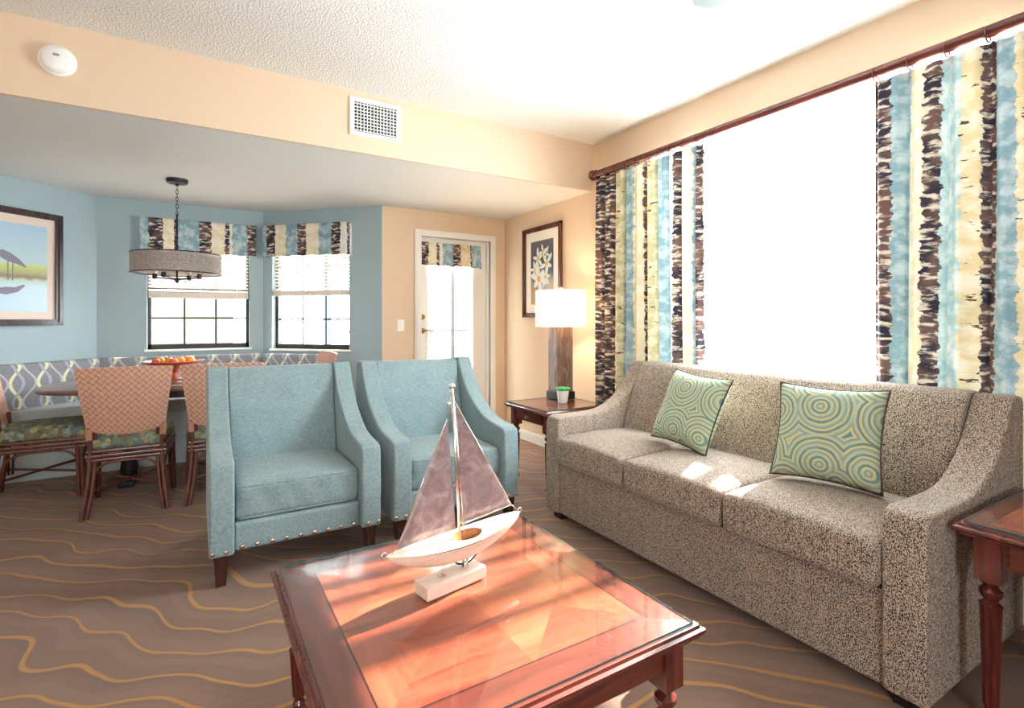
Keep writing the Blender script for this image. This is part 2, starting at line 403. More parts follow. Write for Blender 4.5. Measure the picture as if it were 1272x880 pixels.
def lathe(bm, prof, n=32, c=(0, 0, 0), flute=None, sq=None):
    rings = []
    for r, z in prof:
        rg = []
        for k in range(n):
            a = 2*PI*k/n; rr = r
            if flute and flute[0] < z < flute[1]: rr = r*(1-.24*abs(math.cos(a*flute[2]/2)))
            rg.append(bm.verts.new((c[0]+rr*math.cos(a), c[1]+rr*math.sin(a), c[2]+z)))
        rings.append(rg)
    for a, b in zip(rings, rings[1:]):
        for k in range(n): bm.faces.new([a[k], a[(k+1) % n], b[(k+1) % n], b[k]])
    bm.faces.new(rings[0][::-1]); bm.faces.new(rings[-1])
def ball(bm, c, r, s=(1, 1, 1), u=14, v=9):
    m = Matrix.Translation(c) @ Matrix.Diagonal((s[0]*r, s[1]*r, s[2]*r, 1))
    bmesh.ops.create_uvsphere(bm, u_segments=u, v_segments=v, radius=1, matrix=m)
def prism(bm, prof, axis, a, b, mi=0):
    def P3(p, t): return {'x': (t, p[0], p[1]), 'y': (p[0], t, p[1]), 'z': (p[0], p[1], t)}[axis]
    A = [bm.verts.new(P3(p, a)) for p in prof]; Bv = [bm.verts.new(P3(p, b)) for p in prof]
    n = len(prof)
    fs = [bm.faces.new(A[::-1]), bm.faces.new(Bv)]
    for i in range(n): fs.append(bm.faces.new([A[i], A[(i+1) % n], Bv[(i+1) % n], Bv[i]]))
    for f in fs: f.material_index = mi
def soft(bm, hx, hy, hz, r, deform=None, n=10, c=(0, 0, 0)):
    def ax(h):
        k = [-h, -h+.12*r, -h+.4*r, -h+r]; m = h-r
        return k+[-m+2*m*i/n for i in range(1, n)]+[m, h-.4*r, h-.12*r, h]
    X, Y, Z = ax(hx), ax(hy), ax(hz); H_ = (hx, hy, hz); cache = {}
    def V(x, y, z):
        key = (round(x, 6), round(y, 6), round(z, 6))
        if key in cache: return cache[key]
        p = Vector((x, y, z)); q = Vector([max(-(h-r), min(h-r, t)) for t, h in zip(p, H_)]); d = p-q
        if d.length > 1e-9: p = q+d.normalized()*r
        if deform: p = Vector(deform(*p))
        cache[key] = bm.verts.new(p+Vector(c)); return cache[key]
    def face(U, W_, f):
        for i in range(len(U)-1):
            for j in range(len(W_)-1):
                vs = [f(U[i], W_[j]), f(U[i+1], W_[j]), f(U[i+1], W_[j+1]), f(U[i], W_[j+1])]
                if len(set(vs)) == 4:
                    try: bm.faces.new(vs)
                    except ValueError: pass
    for s in (-1, 1):
        face(X, Y, lambda a, b: V(a, b, s*hz)); face(X, Z, lambda a, b: V(a, s*hy, b)); face(Y, Z, lambda a, b: V(s*hx, a, b))
def slab_rings(bm, rings, cr=.012, mi_top=None):
    # stacked rounded rectangles: (hx, hy, z)
    loops = []
    for hx, hy, z in rings:
        lp = []
        for sx, sy, a0 in ((1, 1, 0), (-1, 1, PI/2), (-1, -1, PI), (1, -1, 3*PI/2)):
            for k in range(5):
                a = a0+PI/2*k/4; lp.append(bm.verts.new((sx*(hx-cr)+cr*math.cos(a), sy*(hy-cr)+cr*math.sin(a), z)))
        loops.append(lp)
    n = len(loops[0])
    for a, b in zip(loops, loops[1:]):
        for k in range(n): bm.faces.new([a[k], a[(k+1) % n], b[(k+1) % n], b[k]])
    bm.faces.new(loops[0][::-1]); f = bm.faces.new(loops[-1])
    if mi_top is not None: f.material_index = mi_top
def grid_sheet(bm, fn, nu, nv, uvfn=None):
    uvl = bm.loops.layers.uv.verify()
    V = [[bm.verts.new(fn(i/nu, j/nv)) for j in range(nv+1)] for i in range(nu+1)]
    for i in range(nu):
        for j in range(nv):
            f = bm.faces.new([V[i][j], V[i+1][j], V[i+1][j+1], V[i][j+1]])
            for lp, (a, b) in zip(f.loops, ((i, j), (i+1, j), (i+1, j+1), (i, j+1))):
                lp[uvl].uv = uvfn(a/nu, b/nv) if uvfn else (a/nu, b/nv)

# ------------------------------------------------------------------ room shell
XW, YD, YS, ZH, ZL = 2.91, 4.94, 3.45, 2.755, 2.355
XL, YB = -3.2, -2.6
C1, C2, C3, C4 = (1.53, YD), (.58, 5.89), (-.77, 5.89), (-1.72, YD)
def wall(name, p, q, z0, z1, m, holes=(), th=.13):
    # inner face runs p -> q with the room on its left; holes are (s0, s1, z0, z1)
    p, q = Vector(p), Vector(q); L = (q-p).length; d = (q-p)/L; nrm = Vector((d.y, -d.x))
    mt = Matrix(((d.x, nrm.x, 0, p.x), (d.y, nrm.y, 0, p.y), (0, 0, 1, 0), (0, 0, 0, 1)))
    bm = bmesh.new(); cuts = sorted(holes); s = 0
    for h in cuts:
        box(bm, s, h[0], 0, th, z0, z1, 0, mt)
        if h[2] > z0: box(bm, h[0], h[1], 0, th, z0, h[2], 0, mt)
        if h[3] < z1: box(bm, h[0], h[1], 0, th, h[3], z1, 0, mt)
        s = h[1]
    box(bm, s, L, 0, th, z0, z1, 0, mt)
    return tag(link(name, bm, m), kind='structure')
tag(link('floor', B((XL-.15, XW+.15, YB-.15, 6.1, -.12, 0)), M['carpet']), kind='structure')
bm = bmesh.new(); box(bm, XL-.15, XW+.15, YB-.15, YS+.02, ZH, ZH+.12, 0); box(bm, XL-.15, XW+.15, YS+.02, 6.1, ZL, ZL+.5, 1)
tag(link('ceiling', bm, [M['popcorn'], M['ceil']]), kind='structure')
tag(link('wall_soffit', B((XL, XW, YS, YS+.02, ZL, ZH)), M['peach']), kind='structure')
WY0, WY1, WZ0, WZ1 = .62, 2.78, .62, 2.472
wall('wall_right', (XW, YB-.13), (XW, YD+.13), 0, ZH, M['peach'], [(WY0-YB+.13, WY1-YB+.13, WZ0, WZ1)], .16)
DX0, DX1, DZ = 1.925, 2.715, 2.09
wall('wall_far', (XW, YD), C1, 0, ZL, M['peach'], [(XW-DX1, XW-DX0, 0, DZ)])
r2 = math.sqrt(2)
wall('wall_bay_right', C1, C2, 0, ZL, M['blue'], [(.355, 1.235, .95, 2.1)])
wall('wall_bay_centre', C2, C3, 0, ZL, M['blue'], [(.58-.455, .58+.40, .965, 2.1)])
wall('wall_bay_left', C3, C4, 0, ZL, M['blue'])
wall('wall_dining', C4, (XL, YD), 0, ZL, M['blue'])
wall('wall_left', (XL, YD+.13), (XL, YB-.13), 0, ZH, M['peach'])
wall('wall_back', (XL, YB), (XW, YB), 0, ZH, M['peach'], [(1.7, 2.9, 1.0, 2.2)])  # hole for the unseen window added as fill
# baseboards
def baseboard(name, p, q):
    p, q = Vector(p), Vector(q); L = (q-p).length; d = (q-p)/L; n = Vector((-d.y, d.x))
    mt = Matrix(((d.x, n.x, 0, p.x), (d.y, n.y, 0, p.y), (0, 0, 1, 0), (0, 0, 0, 1)))
    bm = bmesh.new(); box(bm, 0, L, 0, .014, 0, .085, 0, mt); box(bm, 0, L, 0, .009, .085, .1, 0, mt)
    tag(link(name, bm, M['white']), kind='structure')
baseboard('baseboard_right', (XW, YB), (XW, YD)); baseboard('baseboard_far', (DX0-.07, YD), C1)
baseboard('baseboard_left', (XL, YD), (XL, YB)); baseboard('baseboard_back', (XL, YB), (XW, YB)); baseboard('baseboard_dining', C4, (XL, YD))

# windows: frame lives in the wall frame (s along the wall, t outward)
def frame_at(p, q):
    p, q = Vector(p), Vector(q); d = (q-p).normalized(); n = Vector((d.y, -d.x))
    return Matrix(((d.x, n.x, 0, p.x), (d.y, n.y, 0, p.y), (0, 0, 1, 0), (0, 0, 0, 1)))
def window(name, p, q, s0, s1, z0, z1, m, t=.075, cols=3, rows=4, sill=True, bar=.016, fw=.03, mid=True):
    e = thing(name, None, None, kind='structure'); mt = frame_at(p, q)
    bm = bmesh.new()
    for b in ((s0, s0+fw, z0, z1), (s1-fw, s1, z0, z1), (s0, s1, z0, z0+fw*1.6), (s0, s1, z1-fw, z1)): box(bm, b[0], b[1], t-.02, t+.03, b[2], b[3], 0, mt)
    if mid: box(bm, s0, s1, t-.02, t+.03, (z0+z1)/2-.02, (z0+z1)/2+.02, 0, mt)
    link('window_frame', bm, m, e)
    bm = bmesh.new()
    for i in range(1, cols): x = s0+fw+(s1-s0-2*fw)*i/cols; box(bm, x-bar/2, x+bar/2, t-.004, t+.01, z0+fw, z1-fw, 0, mt)
    for i in range(1, rows): x = z0+fw+(z1-z0-2*fw)*i/rows; box(bm, s0+fw, s1-fw, t-.003, t+.009, x-bar/2, x+bar/2, 0, mt)
    if cols > 1 or rows > 1: link('muntin', bm, m, e)
    else: bm.free()
    bm = bmesh.new(); box(bm, s0+fw, s1-fw, t+.012, t+.016, z0+fw, z1-fw, 0, mt); link('pane', bm, M['glass'], e)
    if sill:
        bm = bmesh.new(); box(bm, s0-.02, s1+.02, -.022, t-.02, z0-.02, z0, 0, mt); link('window_sill', bm, M['white'], e, bevel=.004)
    return e
window('window_1', C2, C3, .125, .98, .965, 2.1, M['bronze'])
window('window_2', C1, C2, .355, 1.235, .95, 2.1, M['bronze'])
window('window_3', (XW, YB), (XW, YD), WY0-YB, WY1-YB, WZ0, WZ1, M['white'], t=.12, cols=1, rows=1, mid=False, fw=.02)
window('window_fill', (XL, YB), (XW, YB), 1.7, 2.9, 1.0, 2.2, M['white'], t=.08, cols=2, rows=1, mid=False)  # unseen window added behind the camera for fill daylight

# door with glass
d1 = thing('door_1', None, None, kind='structure')
bm = bmesh.new()
ox0, ox1, oz = 1.858, 2.782, 2.157
for i, (ins, y) in enumerate(((0, .022), (.018, .03), (.048, .018))):
    box(bm, ox0+ins, DX0, YD-y, YD, 0, oz-ins); box(bm, DX1, ox1-ins, YD-y, YD, 0, oz-ins); box(bm, DX0, DX1, YD-y, YD, DZ, oz-ins)
box(bm, DX0, DX0+.012, YD, YD+.13, 0, DZ); box(bm, DX1-.03, DX1, YD, YD+.13, 0, DZ); box(bm, DX0, DX1, YD, YD+.13, DZ-.015, DZ)
link('door_frame', bm, M['white'], d1, bevel=.003)
gx0, gx1, gz0, gz1 = 2.005, 2.53, .28, 1.93; lx0, lx1 = DX0+.014, DX1-.032; ly0, ly1 = YD+.03, YD+.07
bm = B((lx0, gx0, ly0, ly1, .012, DZ-.018), (gx1, lx1, ly0, ly1, .012, DZ-.018), (gx0, gx1, ly0, ly1, .012, gz0), (gx0, gx1, ly0, ly1, gz1, DZ-.018))
leaf = link('door_leaf', bm, M['white'], d1)
bm = B((gx0-.02, gx0+.006, ly0-.01, ly0, gz0, gz1), (gx1-.006, gx1+.02, ly0-.01, ly0, gz0, gz1), (gx0-.02, gx1+.02, ly0-.01, ly0, gz1-.006, gz1+.02), (gx0-.02, gx1+.02, ly0-.01, ly0, gz0-.02, gz0+.006))
link('glazing_trim', bm, M['white'], d1)
link('pane', B((gx0, gx1, ly0+.015, ly0+.02, gz0, gz1)), M['glass'], d1)
link('muntin', B((2.272, 2.318, ly0, ly0+.014, gz0, gz1), (gx0, 2.275, ly0+.002, ly0+.012, 1.125, 1.145), (2.312, gx1, ly0+.002, ly0+.012, 1.125, 1.145)), plain('pale blue-grey muntin', c255(225, 238, 246), .5), d1)
bm = bmesh.new(); lathe(bm, [(.001, 0), (.028, 0), (.028, .008), (.012, .014), (.012, .04), (.001, .041)], 20)
hd = link('door_handle', bm, M['brass'], d1, smooth='auto', loc=(1.955, ly0, .985+.15), rot=(PI/2, 0, 0))
bm = bmesh.new(); tube(bm, spline([(0, 0, 0), (.03, 0, .004), (.07, 0, .002), (.105, 0, -.006)], 5), [.010]*16, 10)
link('lever', bm, M['brass'], hd, smooth=True, loc=(0, 0, .035), rot=(-PI/2, 0, 0))
bm = bmesh.new(); lathe(bm, [(.001, 0), (.026, 0), (.026, .01), (.016, .016), (.014, .026), (.001, .027)], 20)
link('deadbolt', bm, M['brass'], d1, smooth='auto', loc=(1.955, ly0, 1.275), rot=(PI/2, 0, 0))

# outside: shaded neighbouring wall and screened porch framing
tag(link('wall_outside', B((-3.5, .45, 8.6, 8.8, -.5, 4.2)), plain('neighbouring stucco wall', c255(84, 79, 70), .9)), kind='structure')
pf = thing('porch_screen', 'pale blue-grey screen framing of the porch outside the bay window and door', 'screen', (0, 0, 0))
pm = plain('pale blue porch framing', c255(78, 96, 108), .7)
link('post', B((1.33, 1.41, 6.6, 6.68, 0, 2.6)), pm, pf)
link('post', B((2.12, 2.16, 6.6, 6.68, 0, 2.6)), pm, pf)
link('rail', B((1.41, 3.6, 6.62, 6.66, 1.08, 1.105)), pm, pf); link('rail', B((1.41, 3.6, 6.62, 6.66, 2.0, 2.05)), pm, pf); link('rail', B((1.41, 3.6, 6.62, 6.66, .85, .88)), pm, pf)
tag(link('ground', B((-6, 9, 6.15, 14, -.15, -.03)), plain('outdoor concrete', c255(170, 165, 155), .9)), kind='structure')

# unseen slats added outside the big window to stripe the coffee table with sun
pg = thing('sun_stripe_slats', None, None, kind='structure')
for y, w_ in ((2.88, .045), (2.77, .04), (2.665, .045), (2.56, .03), (2.34, .03), (2.255, .035)):
    link('beam', B((5.5, 7.3, y-w_/2, y+w_/2, 4.55, 4.67)), M['white'], pg)
for x in (5.5, 7.2): link('crossbeam', B((x, x+.08, .8, 2.95, 4.45, 4.55)), M['white'], pg)
for x, y in ((5.5, .8), (7.2, .8), (5.5, 2.15), (7.2, 2.8)): link('post', B((x, x+.08, y, y+.08, -.1, 4.45)), M['white'], pg)

# ------------------------------------------------------------------ sofa
sf = thing('sofa', 'long three-seat sofa in black and beige tweed under the big window', 'sofa', (1.9, .69, 0))
L_ = 2.02; AW = .125
arm = [(0, .05), (-.005, .2), (0, .60), (.012, .632), (.05, .645)]+[tuple(p[:2]) for p in spline([(.12, .642, 0), (.35, .645, 0), (.48, .68, 0), (.59, .75, 0), (.67, .84, 0), (.74, .935, 0)], 5)]+[(.76, .955), (.852, .95), (.868, .93), (.865, .05)]
for y0, nm in ((0, 0), (L_-AW, 1)):
    bm = bmesh.new(); prism(bm, arm, 'y', y0, y0+AW); link('arm', bm, M['tweed'], sf, bevel=.022, seg=4)
link('base', B((.015, .86, AW, L_-AW, .05, .365)), M['tweed'], sf, bevel=.01, seg=3)
bk = [(.5, .36), (.56, .6), (.66, .86), (.70, .935), (.73, .957), (.80, .962), (.85, .955), (.868, .935), (.862, .06), (.8, .06)]
bm = bmesh.new(); prism(bm, bk, 'y', AW+.003, L_-AW-.003); link('backrest', bm, M['tweed'], sf, bevel=.02, seg=4)
cw = (L_-2*AW)/3
def dome(h, hx, hy, front=.012):
    def f(x, y, z):
        kx, ky = max(0, 1-(x/hx)**2), max(0, 1-(y/hy)**2)
        if z > 0: z += h*(kx**.6)*(ky**.5)*(z/abs(z))
        x -= front*ky*(1 if x < 0 else 0)*(1-min(1, abs(z)/.1))*0+0
        return (x, y, z)
    return f
for i in range(3):
    bm = bmesh.new(); soft(bm, .30, cw/2-.003, .078, .032, dome(.035, .31, cw/2+.01), 12)
    link('seat_cushion', bm, M['tweed'], sf, smooth=True, loc=(.27, AW+cw*(i+.5), .443))
for x in (.04, .78):
    for y in (.03, L_-.11): link('leg', B((x, x+.07, y, y+.08, 0, .05)), M['blackwood'], sf, bevel=.004)

def pillow(label, loc, rot, h=.21, t=.075, grp=None):
    e = thing('throw_pillow', label, 'pillow', loc, 0, 'ring print throw pillows'); e.rotation_euler = rot
    bm = bmesh.new()
    def P(side):
        def f(a, b):
            x, y = 2*a-1, 2*b-1
            X = h*x*(1-.09*(1-y*y)*x*x); Y = h*y*(1-.09*(1-x*x)*y*y)
            z = side*t*(max(0, (1-x**4)*(1-y**4)))**.62*(1+.04*math.sin(9*x+5*y))
            return (X, Y, z)
        return f
    grid_sheet(bm, P(1), 28, 28); grid_sheet(bm, P(-1), 28, 28)
    bmesh.ops.remove_doubles(bm, verts=bm.verts, dist=.0005)
    link('cushion', bm, M['rings'], e, smooth=True)
    pts = []
    for k in range(96):
        s_ = k/96*4; i = int(s_); f = (s_-i)*2-1
        x, y = [(f, -1), (1, f), (-f, 1), (-1, -f)][i]
        pts.append((h*x*(1-.09*(1-y*y)*x*x), h*y*(1-.09*(1-x*x)*y*y), 0))
    bm = bmesh.new(); tube(bm, pts, .0042, 6, closed=True); link('piping', bm, plain('dark brown piping', c255(72, 58, 58), .7), e, smooth=True)
    return e
pillow('square teal and yellow ring-print throw pillow on the middle and right seat cushions', (2.30, 1.19, .76), (math.radians(72), 0, math.radians(-78)))
pillow('tilted teal and yellow ring-print throw pillow nearest the left sofa arm', (2.31, 1.92, .755), (math.radians(66), math.radians(3), math.radians(-97)))

# ------------------------------------------------------------------ armchairs
def armchair(label, loc):
    e = thing('armchair', label, 'armchair', loc, 0, 'teal armchairs')
    W = .40; A = .105
    prof = [(.0, .145), (-.01, .35), (0, .545), (.008, .572)]+[tuple(p[:2]) for p in spline([(.04, .582, 0), (.2, .60, 0), (.31, .63, 0), (.42, .69, 0), (.52, .77, 0), (.60, .87, 0), (.655, .965, 0)], 5)]+[(.67, .98), (.76, .97), (.775, .95), (.80, .145)]
    prof = [(y, z) for y, z in prof]
    for x0 in (-W, W-A):
        bm = bmesh.new(); prism(bm, prof, 'x', x0, x0+A); link('arm', bm, M['teal'], e, bevel=.022, seg=4)
    bm = bmesh.new(); prism(bm, [(.03, .15), (.03, .275), (.05, .285), (.7, .285), (.7, .15)], 'x', -W+A, W-A)
    link('front_panel', bm, M['teal'], e, bevel=.012, seg=3)
    bk = [(.50, .25), (.545, .45), (.60, .7), (.655, .945), (.68, .968), (.74, .968), (.765, .95), (.79, .16), (.5, .16)]
    bm = bmesh.new(); prism(bm, bk, 'x', -W+A+.002, W-A-.002); link('backrest', bm, M['teal'], e, bevel=.02, seg=4)
    bm = bmesh.new()
    def f(x, y, z):
        k = max(0, 1-(x/.3)**2)*max(0, 1-(y/.3)**2)
        if z > 0: z += .022*k**.5
        z += .003*math.sin(x*70)*math.exp(-((y+.26)/.06)**2)*(1 if abs(z) < .09 else 0)
        return (x, y-.004*math.sin(x*50+z*30)*(1 if y < -.25 else 0), z)
    soft(bm, W-A-.004, .28, .083, .028, f, 16); cu = link('seat_cushion', bm, M['teal'], e, smooth=True, loc=(0, .315, .372))
    bm = bmesh.new()
    for zz in (-.075, .075):
        pts = [(x, -.28+.004, zz) for x in (-.275, -.1, .1, .275)]
        tube(bm, spline(pts, 4), .004, 6)
    link('piping', bm, M['teal'], cu, smooth=True)
    ks = [-.385, -.33]+[-.262+.0655*i for i in range(9)]+[.33, .385]
    for i, x in enumerate(ks):
        bm = bmesh.new(); ball(bm, (0, 0, 0), .0105, (1, .6, 1), 10, 6)
        link('nailhead', bm, M['nickel'], e, smooth=True, loc=(x, .026 if -.3 < x < .3 else -.003, .168))
    for sx in (-1, 1):
        for y in (.045, .73):
            bm = bmesh.new(); v = []
            cx_ = sx*(W-.05)
            for z, h in ((.15, .032), (0, .021)):
                v.append([bm.verts.new((cx_+a*h, y+b*h-(0 if z else (.0 if y < .4 else -.03)), z)) for a, b in ((-1, -1), (1, -1), (1, 1), (-1, 1))])
            for i in range(4): bm.faces.new([v[0][i], v[0][(i+1) % 4], v[1][(i+1) % 4], v[1][i]])
            bm.faces.new(v[0]); bm.faces.new(v[1][::-1]); link('leg', bm, M['espresso'], e, bevel=.003)
    return e
ac = armchair('teal nailhead armchair on the left, beside the rattan dining chairs', (.445, 2.745, 0))
a2 = copy_tree(ac); a2.location = (1.31, 2.735, 0); a2['label'] = 'teal nailhead armchair on the right, behind the model sailboat and nearer the sofa'

# ------------------------------------------------------------------ cherry tables
def leg_mesh(zt, blk=.032):
    bm = bmesh.new(); R = .026
    top = zt-.155
    prof = [(.012, 0), (.022, .004), (.024, .018), (.016, .032), (.019, .04), (.013, .052), (.020, .066), (.021, .09), (.028, top-.085), (.029, top-.075), (.018, top-.066), (.018, top-.06), (.029, top-.044), (.029, top-.032), (.017, top-.020), (.019, top-.016), (.027, top-.006), (.027, top)]
    lathe(bm, prof, 80, flute=(.075, top-.08, 10)); box(bm, -blk, blk, -blk, blk, top, zt-.02); return bm
def cherry_table(name, label, cat, cx, cy, hx, hy, zt, drawer=None, top_border=.11):
    e = thing(name, label, cat, (cx, cy, 0))
    zw = zt-.008   # glass sits on the wood
    bm = bmesh.new()
    slab_rings(bm, [(hx-.03, hy-.03, zw-.036), (hx-.012, hy-.012, zw-.034), (hx-.012, hy-.012, zw-.027), (hx-.004, hy-.004, zw-.024), (hx, hy, zw-.018), (hx-.001, hy-.001, zw-.011), (hx-.010, hy-.010, zw-.008), (hx-.013, hy-.013, zw-.001), (hx-.017, hy-.017, zw)], .01, 1)
    link('tabletop', bm, [M['cherry_x'], veneer(hx, hy, top_border)], e, smooth='auto')
    bm = bmesh.new(); slab_rings(bm, [(hx-.022, hy-.022, zw+.0005), (hx-.022, hy-.022, zw+.006)], .012)
    for f in bm.faces: f.material_index = 0 if abs(f.normal.z) > .5 else 1
    bm.normal_update()
    for f in bm.faces: f.material_index = 0 if abs(f.normal.z) > .5 else 1
    link('glass_top', bm, [M['topglass'], M['glassedge']], e)
    a = .055
    ah = .085
    link('apron', B((-hx+a, hx-a, -hy+a, -hy+a+.02, zw-.036-ah, zw-.034), (-hx+a, hx-a, hy-a-.02, hy-a, zw-.036-ah, zw-.034),
                    (-hx+a, -hx+a+.02, -hy+a, hy-a, zw-.036-ah, zw-.034), (hx-a-.02, hx-a, -hy+a, hy-a, zw-.036-ah, zw-.034)), M['cherry_x'], e, bevel=.002)
    for sx in (-1, 1):
        for sy in (-1, 1): link('leg', leg_mesh(zw-.014), M['cherry_z'], e, smooth='auto', loc=(sx*(hx-.075), sy*(hy-.075), 0))
    if drawer:
        dr = link('drawer', B((-hx+a-.012, -hx+a, -hy+.125, hy-.125, zw-.036-ah+.012, zw-.042)), M['cherry_y'], e, bevel=.003)
        bm = bmesh.new(); lathe(bm, [(.001, 0), (.006, 0), (.006, .012), (.014, .018), (.012, .026), (.001, .028)], 16)
        link('knob', bm, M['brass'], dr, smooth='auto', loc=(-hx+a-.012, 0, zw-.08), rot=(0, -PI/2, 0))
    return e
cherry_table('coffee_table', 'square glass-topped cherry coffee table with fluted legs in the middle of the room', 'coffee table', .668, 1.355, .468, .468, .462, None, .115)
cherry_table('end_table', 'glass-topped cherry end table in the far corner, holding the lamp', 'end table', 2.40, 3.28, .305, .295, .60, True, .07)
cherry_table('end_table', 'glass-topped cherry end table at the right edge, past the near sofa arm', 'end table', 2.33, .36, .32, .31, .627, True, .07)

# ------------------------------------------------------------------ lamp and plant
lx, ly, lz = 2.545, 3.42, .60
lp = thing('table_lamp', 'lit table lamp with white drum shade and bark-textured column', 'lamp', (lx, ly, lz), math.radians(0))
link('base', B((-.085, .085, -.085, .085, 0, .065)), M['blackwood'], lp, bevel=.006)
link('column', B((-.078, .078, -.068, .068, .065, .60)), M['bark'], lp, bevel=.008)
bm = bmesh.new(); R = .205
n = 64; rr = []
for rad, z in ((R, .59), (R, .885), (R-.004, .885), (R-.004, .59)):
    rr.append([bm.verts.new((rad*math.cos(2*PI*k/n), rad*math.sin(2*PI*k/n), z)) for k in range(n)])
for a in range(4):
    for k in range(n): bm.faces.new([rr[a][k], rr[a][(k+1) % n], rr[(a+1) % 4][(k+1) % n], rr[(a+1) % 4][k]])
link('lamp_shade', bm, M['lampshade'], lp, smooth='auto')
bm = bmesh.new(); tube(bm, [(0, 0, .60), (0, 0, .89)], .006, 8); 
for k in range(3): a = 2*PI*k/3; tube(bm, [(0, 0, .878), (.2*math.cos(a), .2*math.sin(a), .878)], .003, 6)
link('stem', bm, M['brass'], lp, smooth=True)
bm = bmesh.new(); lathe(bm, [(.004, .885), (.02, .888), (.024, .905), (.012, .915), (.001, .917)], 20); link('finial', bm, M['palewood'], lp, smooth='auto')
bm = bmesh.new(); ball(bm, (0, 0, .72), .032, (1, 1, 1.3)); bl = link('bulb', bm, M['bulb'], lp, smooth=True)
l = light('lamp_light', 'POINT', (.05, 0, .72), 8, (1, .72, .42), shadow_soft_size=.04); l.parent = lp

pl = thing('potted_succulent', 'small green succulent in a white cup in front of the lamp', 'plant', (2.43, 3.235, .60)); pl.scale = (1.3, 1.3, 1.25)
bm = bmesh.new(); lathe(bm, [(.026, 0), (.028, .004), (.036, .068), (.037, .078), (.033, .078), (.031, .07), (.001, .068)], 28); link('pot', bm, M['ceramic'], pl, smooth='auto')
bm = bmesh.new()
for k in range(46):
    a = k*2.4; r = .036*math.sqrt(k/46); p = Vector((r*math.cos(a), r*math.sin(a), .078)); 
    tube(bm, spline([p, p+Vector((.2*r*math.cos(a), .2*r*math.sin(a), .012)), p+Vector((.5*r*math.cos(a), .5*r*math.sin(a), .026-.3*r))], 3), [.003, .0045, .005, .0055, .0045, .003, .001], 6)
link('foliage', bm, M['leafgreen'], pl, smooth=True)

# ------------------------------------------------------------------ curtains and rod
def curtain(label, ya, yb, m, folds, zb=.02, seed=0):
    e = thing('curtain', label, 'curtain', (2.832, (ya+yb)/2, 0), 0, 'striped window curtains')
    rnd = random.Random(seed); ph = [rnd.uniform(-.25, .25) for _ in range(folds+3)]
    def f(a, b):
        y = ya+(yb-ya)*a; t = a*folds; i = int(t); o = ph[i]*(1-(t-i))+ph[i+1]*(t-i)
        z = zb+(2.408-zb)*b
        amp = .043*(1-.25*b)
        th = 2*PI*(t+o*(1-b)*.5)
        return (amp*math.cos(th)+.010*math.sin(3*th+5*b), y-(ya+yb)/2+.014*math.sin(th)*1+.012*math.sin(2.3*b+7*a), z+.014*math.cos(th)*max(0, b-.96)/.04)
    bm = bmesh.new(); grid_sheet(bm, f, folds*20, 28, lambda a, b: (a, b*2.35)); link('cloth', bm, m, e, smooth=True)
    for i in range(folds):
        a = (i+.02)/folds; y = ya+(yb-ya)*a-(ya+yb)/2
        bm = bmesh.new(); tube(bm, [((.033)*math.cos(k*PI/8), 0, .033*math.sin(k*PI/8)) for k in range(16)], .0035, 6, closed=True)
        link('curtain_ring', bm, M['cherry_z'], e, smooth=True, loc=(0, y, 2.446))
    return e
curtain('striped blue, cream and black curtain left of the bright window, by the lamp', 3.30, 2.19, M['curtL'], 10, seed=2)
curtain('striped blue, gold and black curtain at the right end of the window, behind the sofa', 1.24, .12, M['curtR'], 8, seed=5)
rod = thing('curtain_rod', 'long dark cherry curtain rod with a turned finial over the window', 'curtain rod', (2.832, 0, 2.455))
bm = bmesh.new(); tube(bm, [(0, .02, 0), (0, 3.31, 0)], .028, 20); link('pole', bm, M['cherry_y'], rod, smooth='auto')
for y, s in ((3.30, 1), (.02, -1)):
    bm = bmesh.new(); lathe(bm, [(.028, 0), (.037, .004), (.037, .014), (.025, .02), (.025, .026), (.042, .042), (.044, .056), (.032, .074), (.017, .084), (.018, .092), (.001, .098)], 24)
    link('finial', bm, M['cherry_y'], rod, smooth='auto', loc=(0, y, 0), rot=(-s*PI/2, 0, 0))
for y in (3.25, .07):
    link('bracket', B((-.008, .078, y-.012, y+.012, -.012, .012), (.066, .078, y-.02, y+.02, -.04, .04)), M['cherry_x'], rod, bevel=.003)

# valances
def valance(label, p, q, s0, s1, z0, z1, m, depth=.1, flare=0):
    mt = frame_at(p, q); e = thing('window_valance', label, 'valance', (0, 0, 0), 0, 'striped valances')
    W = s1-s0; per = W+2*depth
    def f(a, b):
        d = a*per; z = z0+(z1-z0)*b; fl = flare*(1-b)
        if d < depth: s, t = s0-fl, -d
        elif d > depth+W: s, t = s1+fl, -(per-d)
        else: s, t = s0-fl+(d-depth)*(W+2*fl)/W, -depth
        return mt @ Vector((s, t-.004-fl*.5, z-.004*math.sin(a*40)*(1-b)))
    bm = bmesh.new(); grid_sheet(bm, f, 64, 8, lambda a, b: (1-a, b*(z1-z0)))
    o = link('cloth', bm, m, e, smooth='auto'); sm = o.modifiers.new('thickness', 'SOLIDIFY'); sm.thickness = .006
    bm = bmesh.new(); box(bm, s0+.006, s1-.006, -depth+.006, -.002, z1-.022, z1-.008, 0, mt); link('mounting_board', bm, M['white'], e)
valance('wide striped valance over the centre bay window, behind the pendant lamp', C2, C3, .075, 1.03, 1.885, 2.19, M['val1'])
valance('striped valance over the right bay window with the bright view', C1, C2, .32, 1.27, 1.885, 2.195, M['val2'])
valance('small striped valance across the top of the glass door', (XW, YD+.03), (1.5, YD+.03), XW-2.60, XW-1.925, 1.80, 2.035, M['val3'], .045, .012)

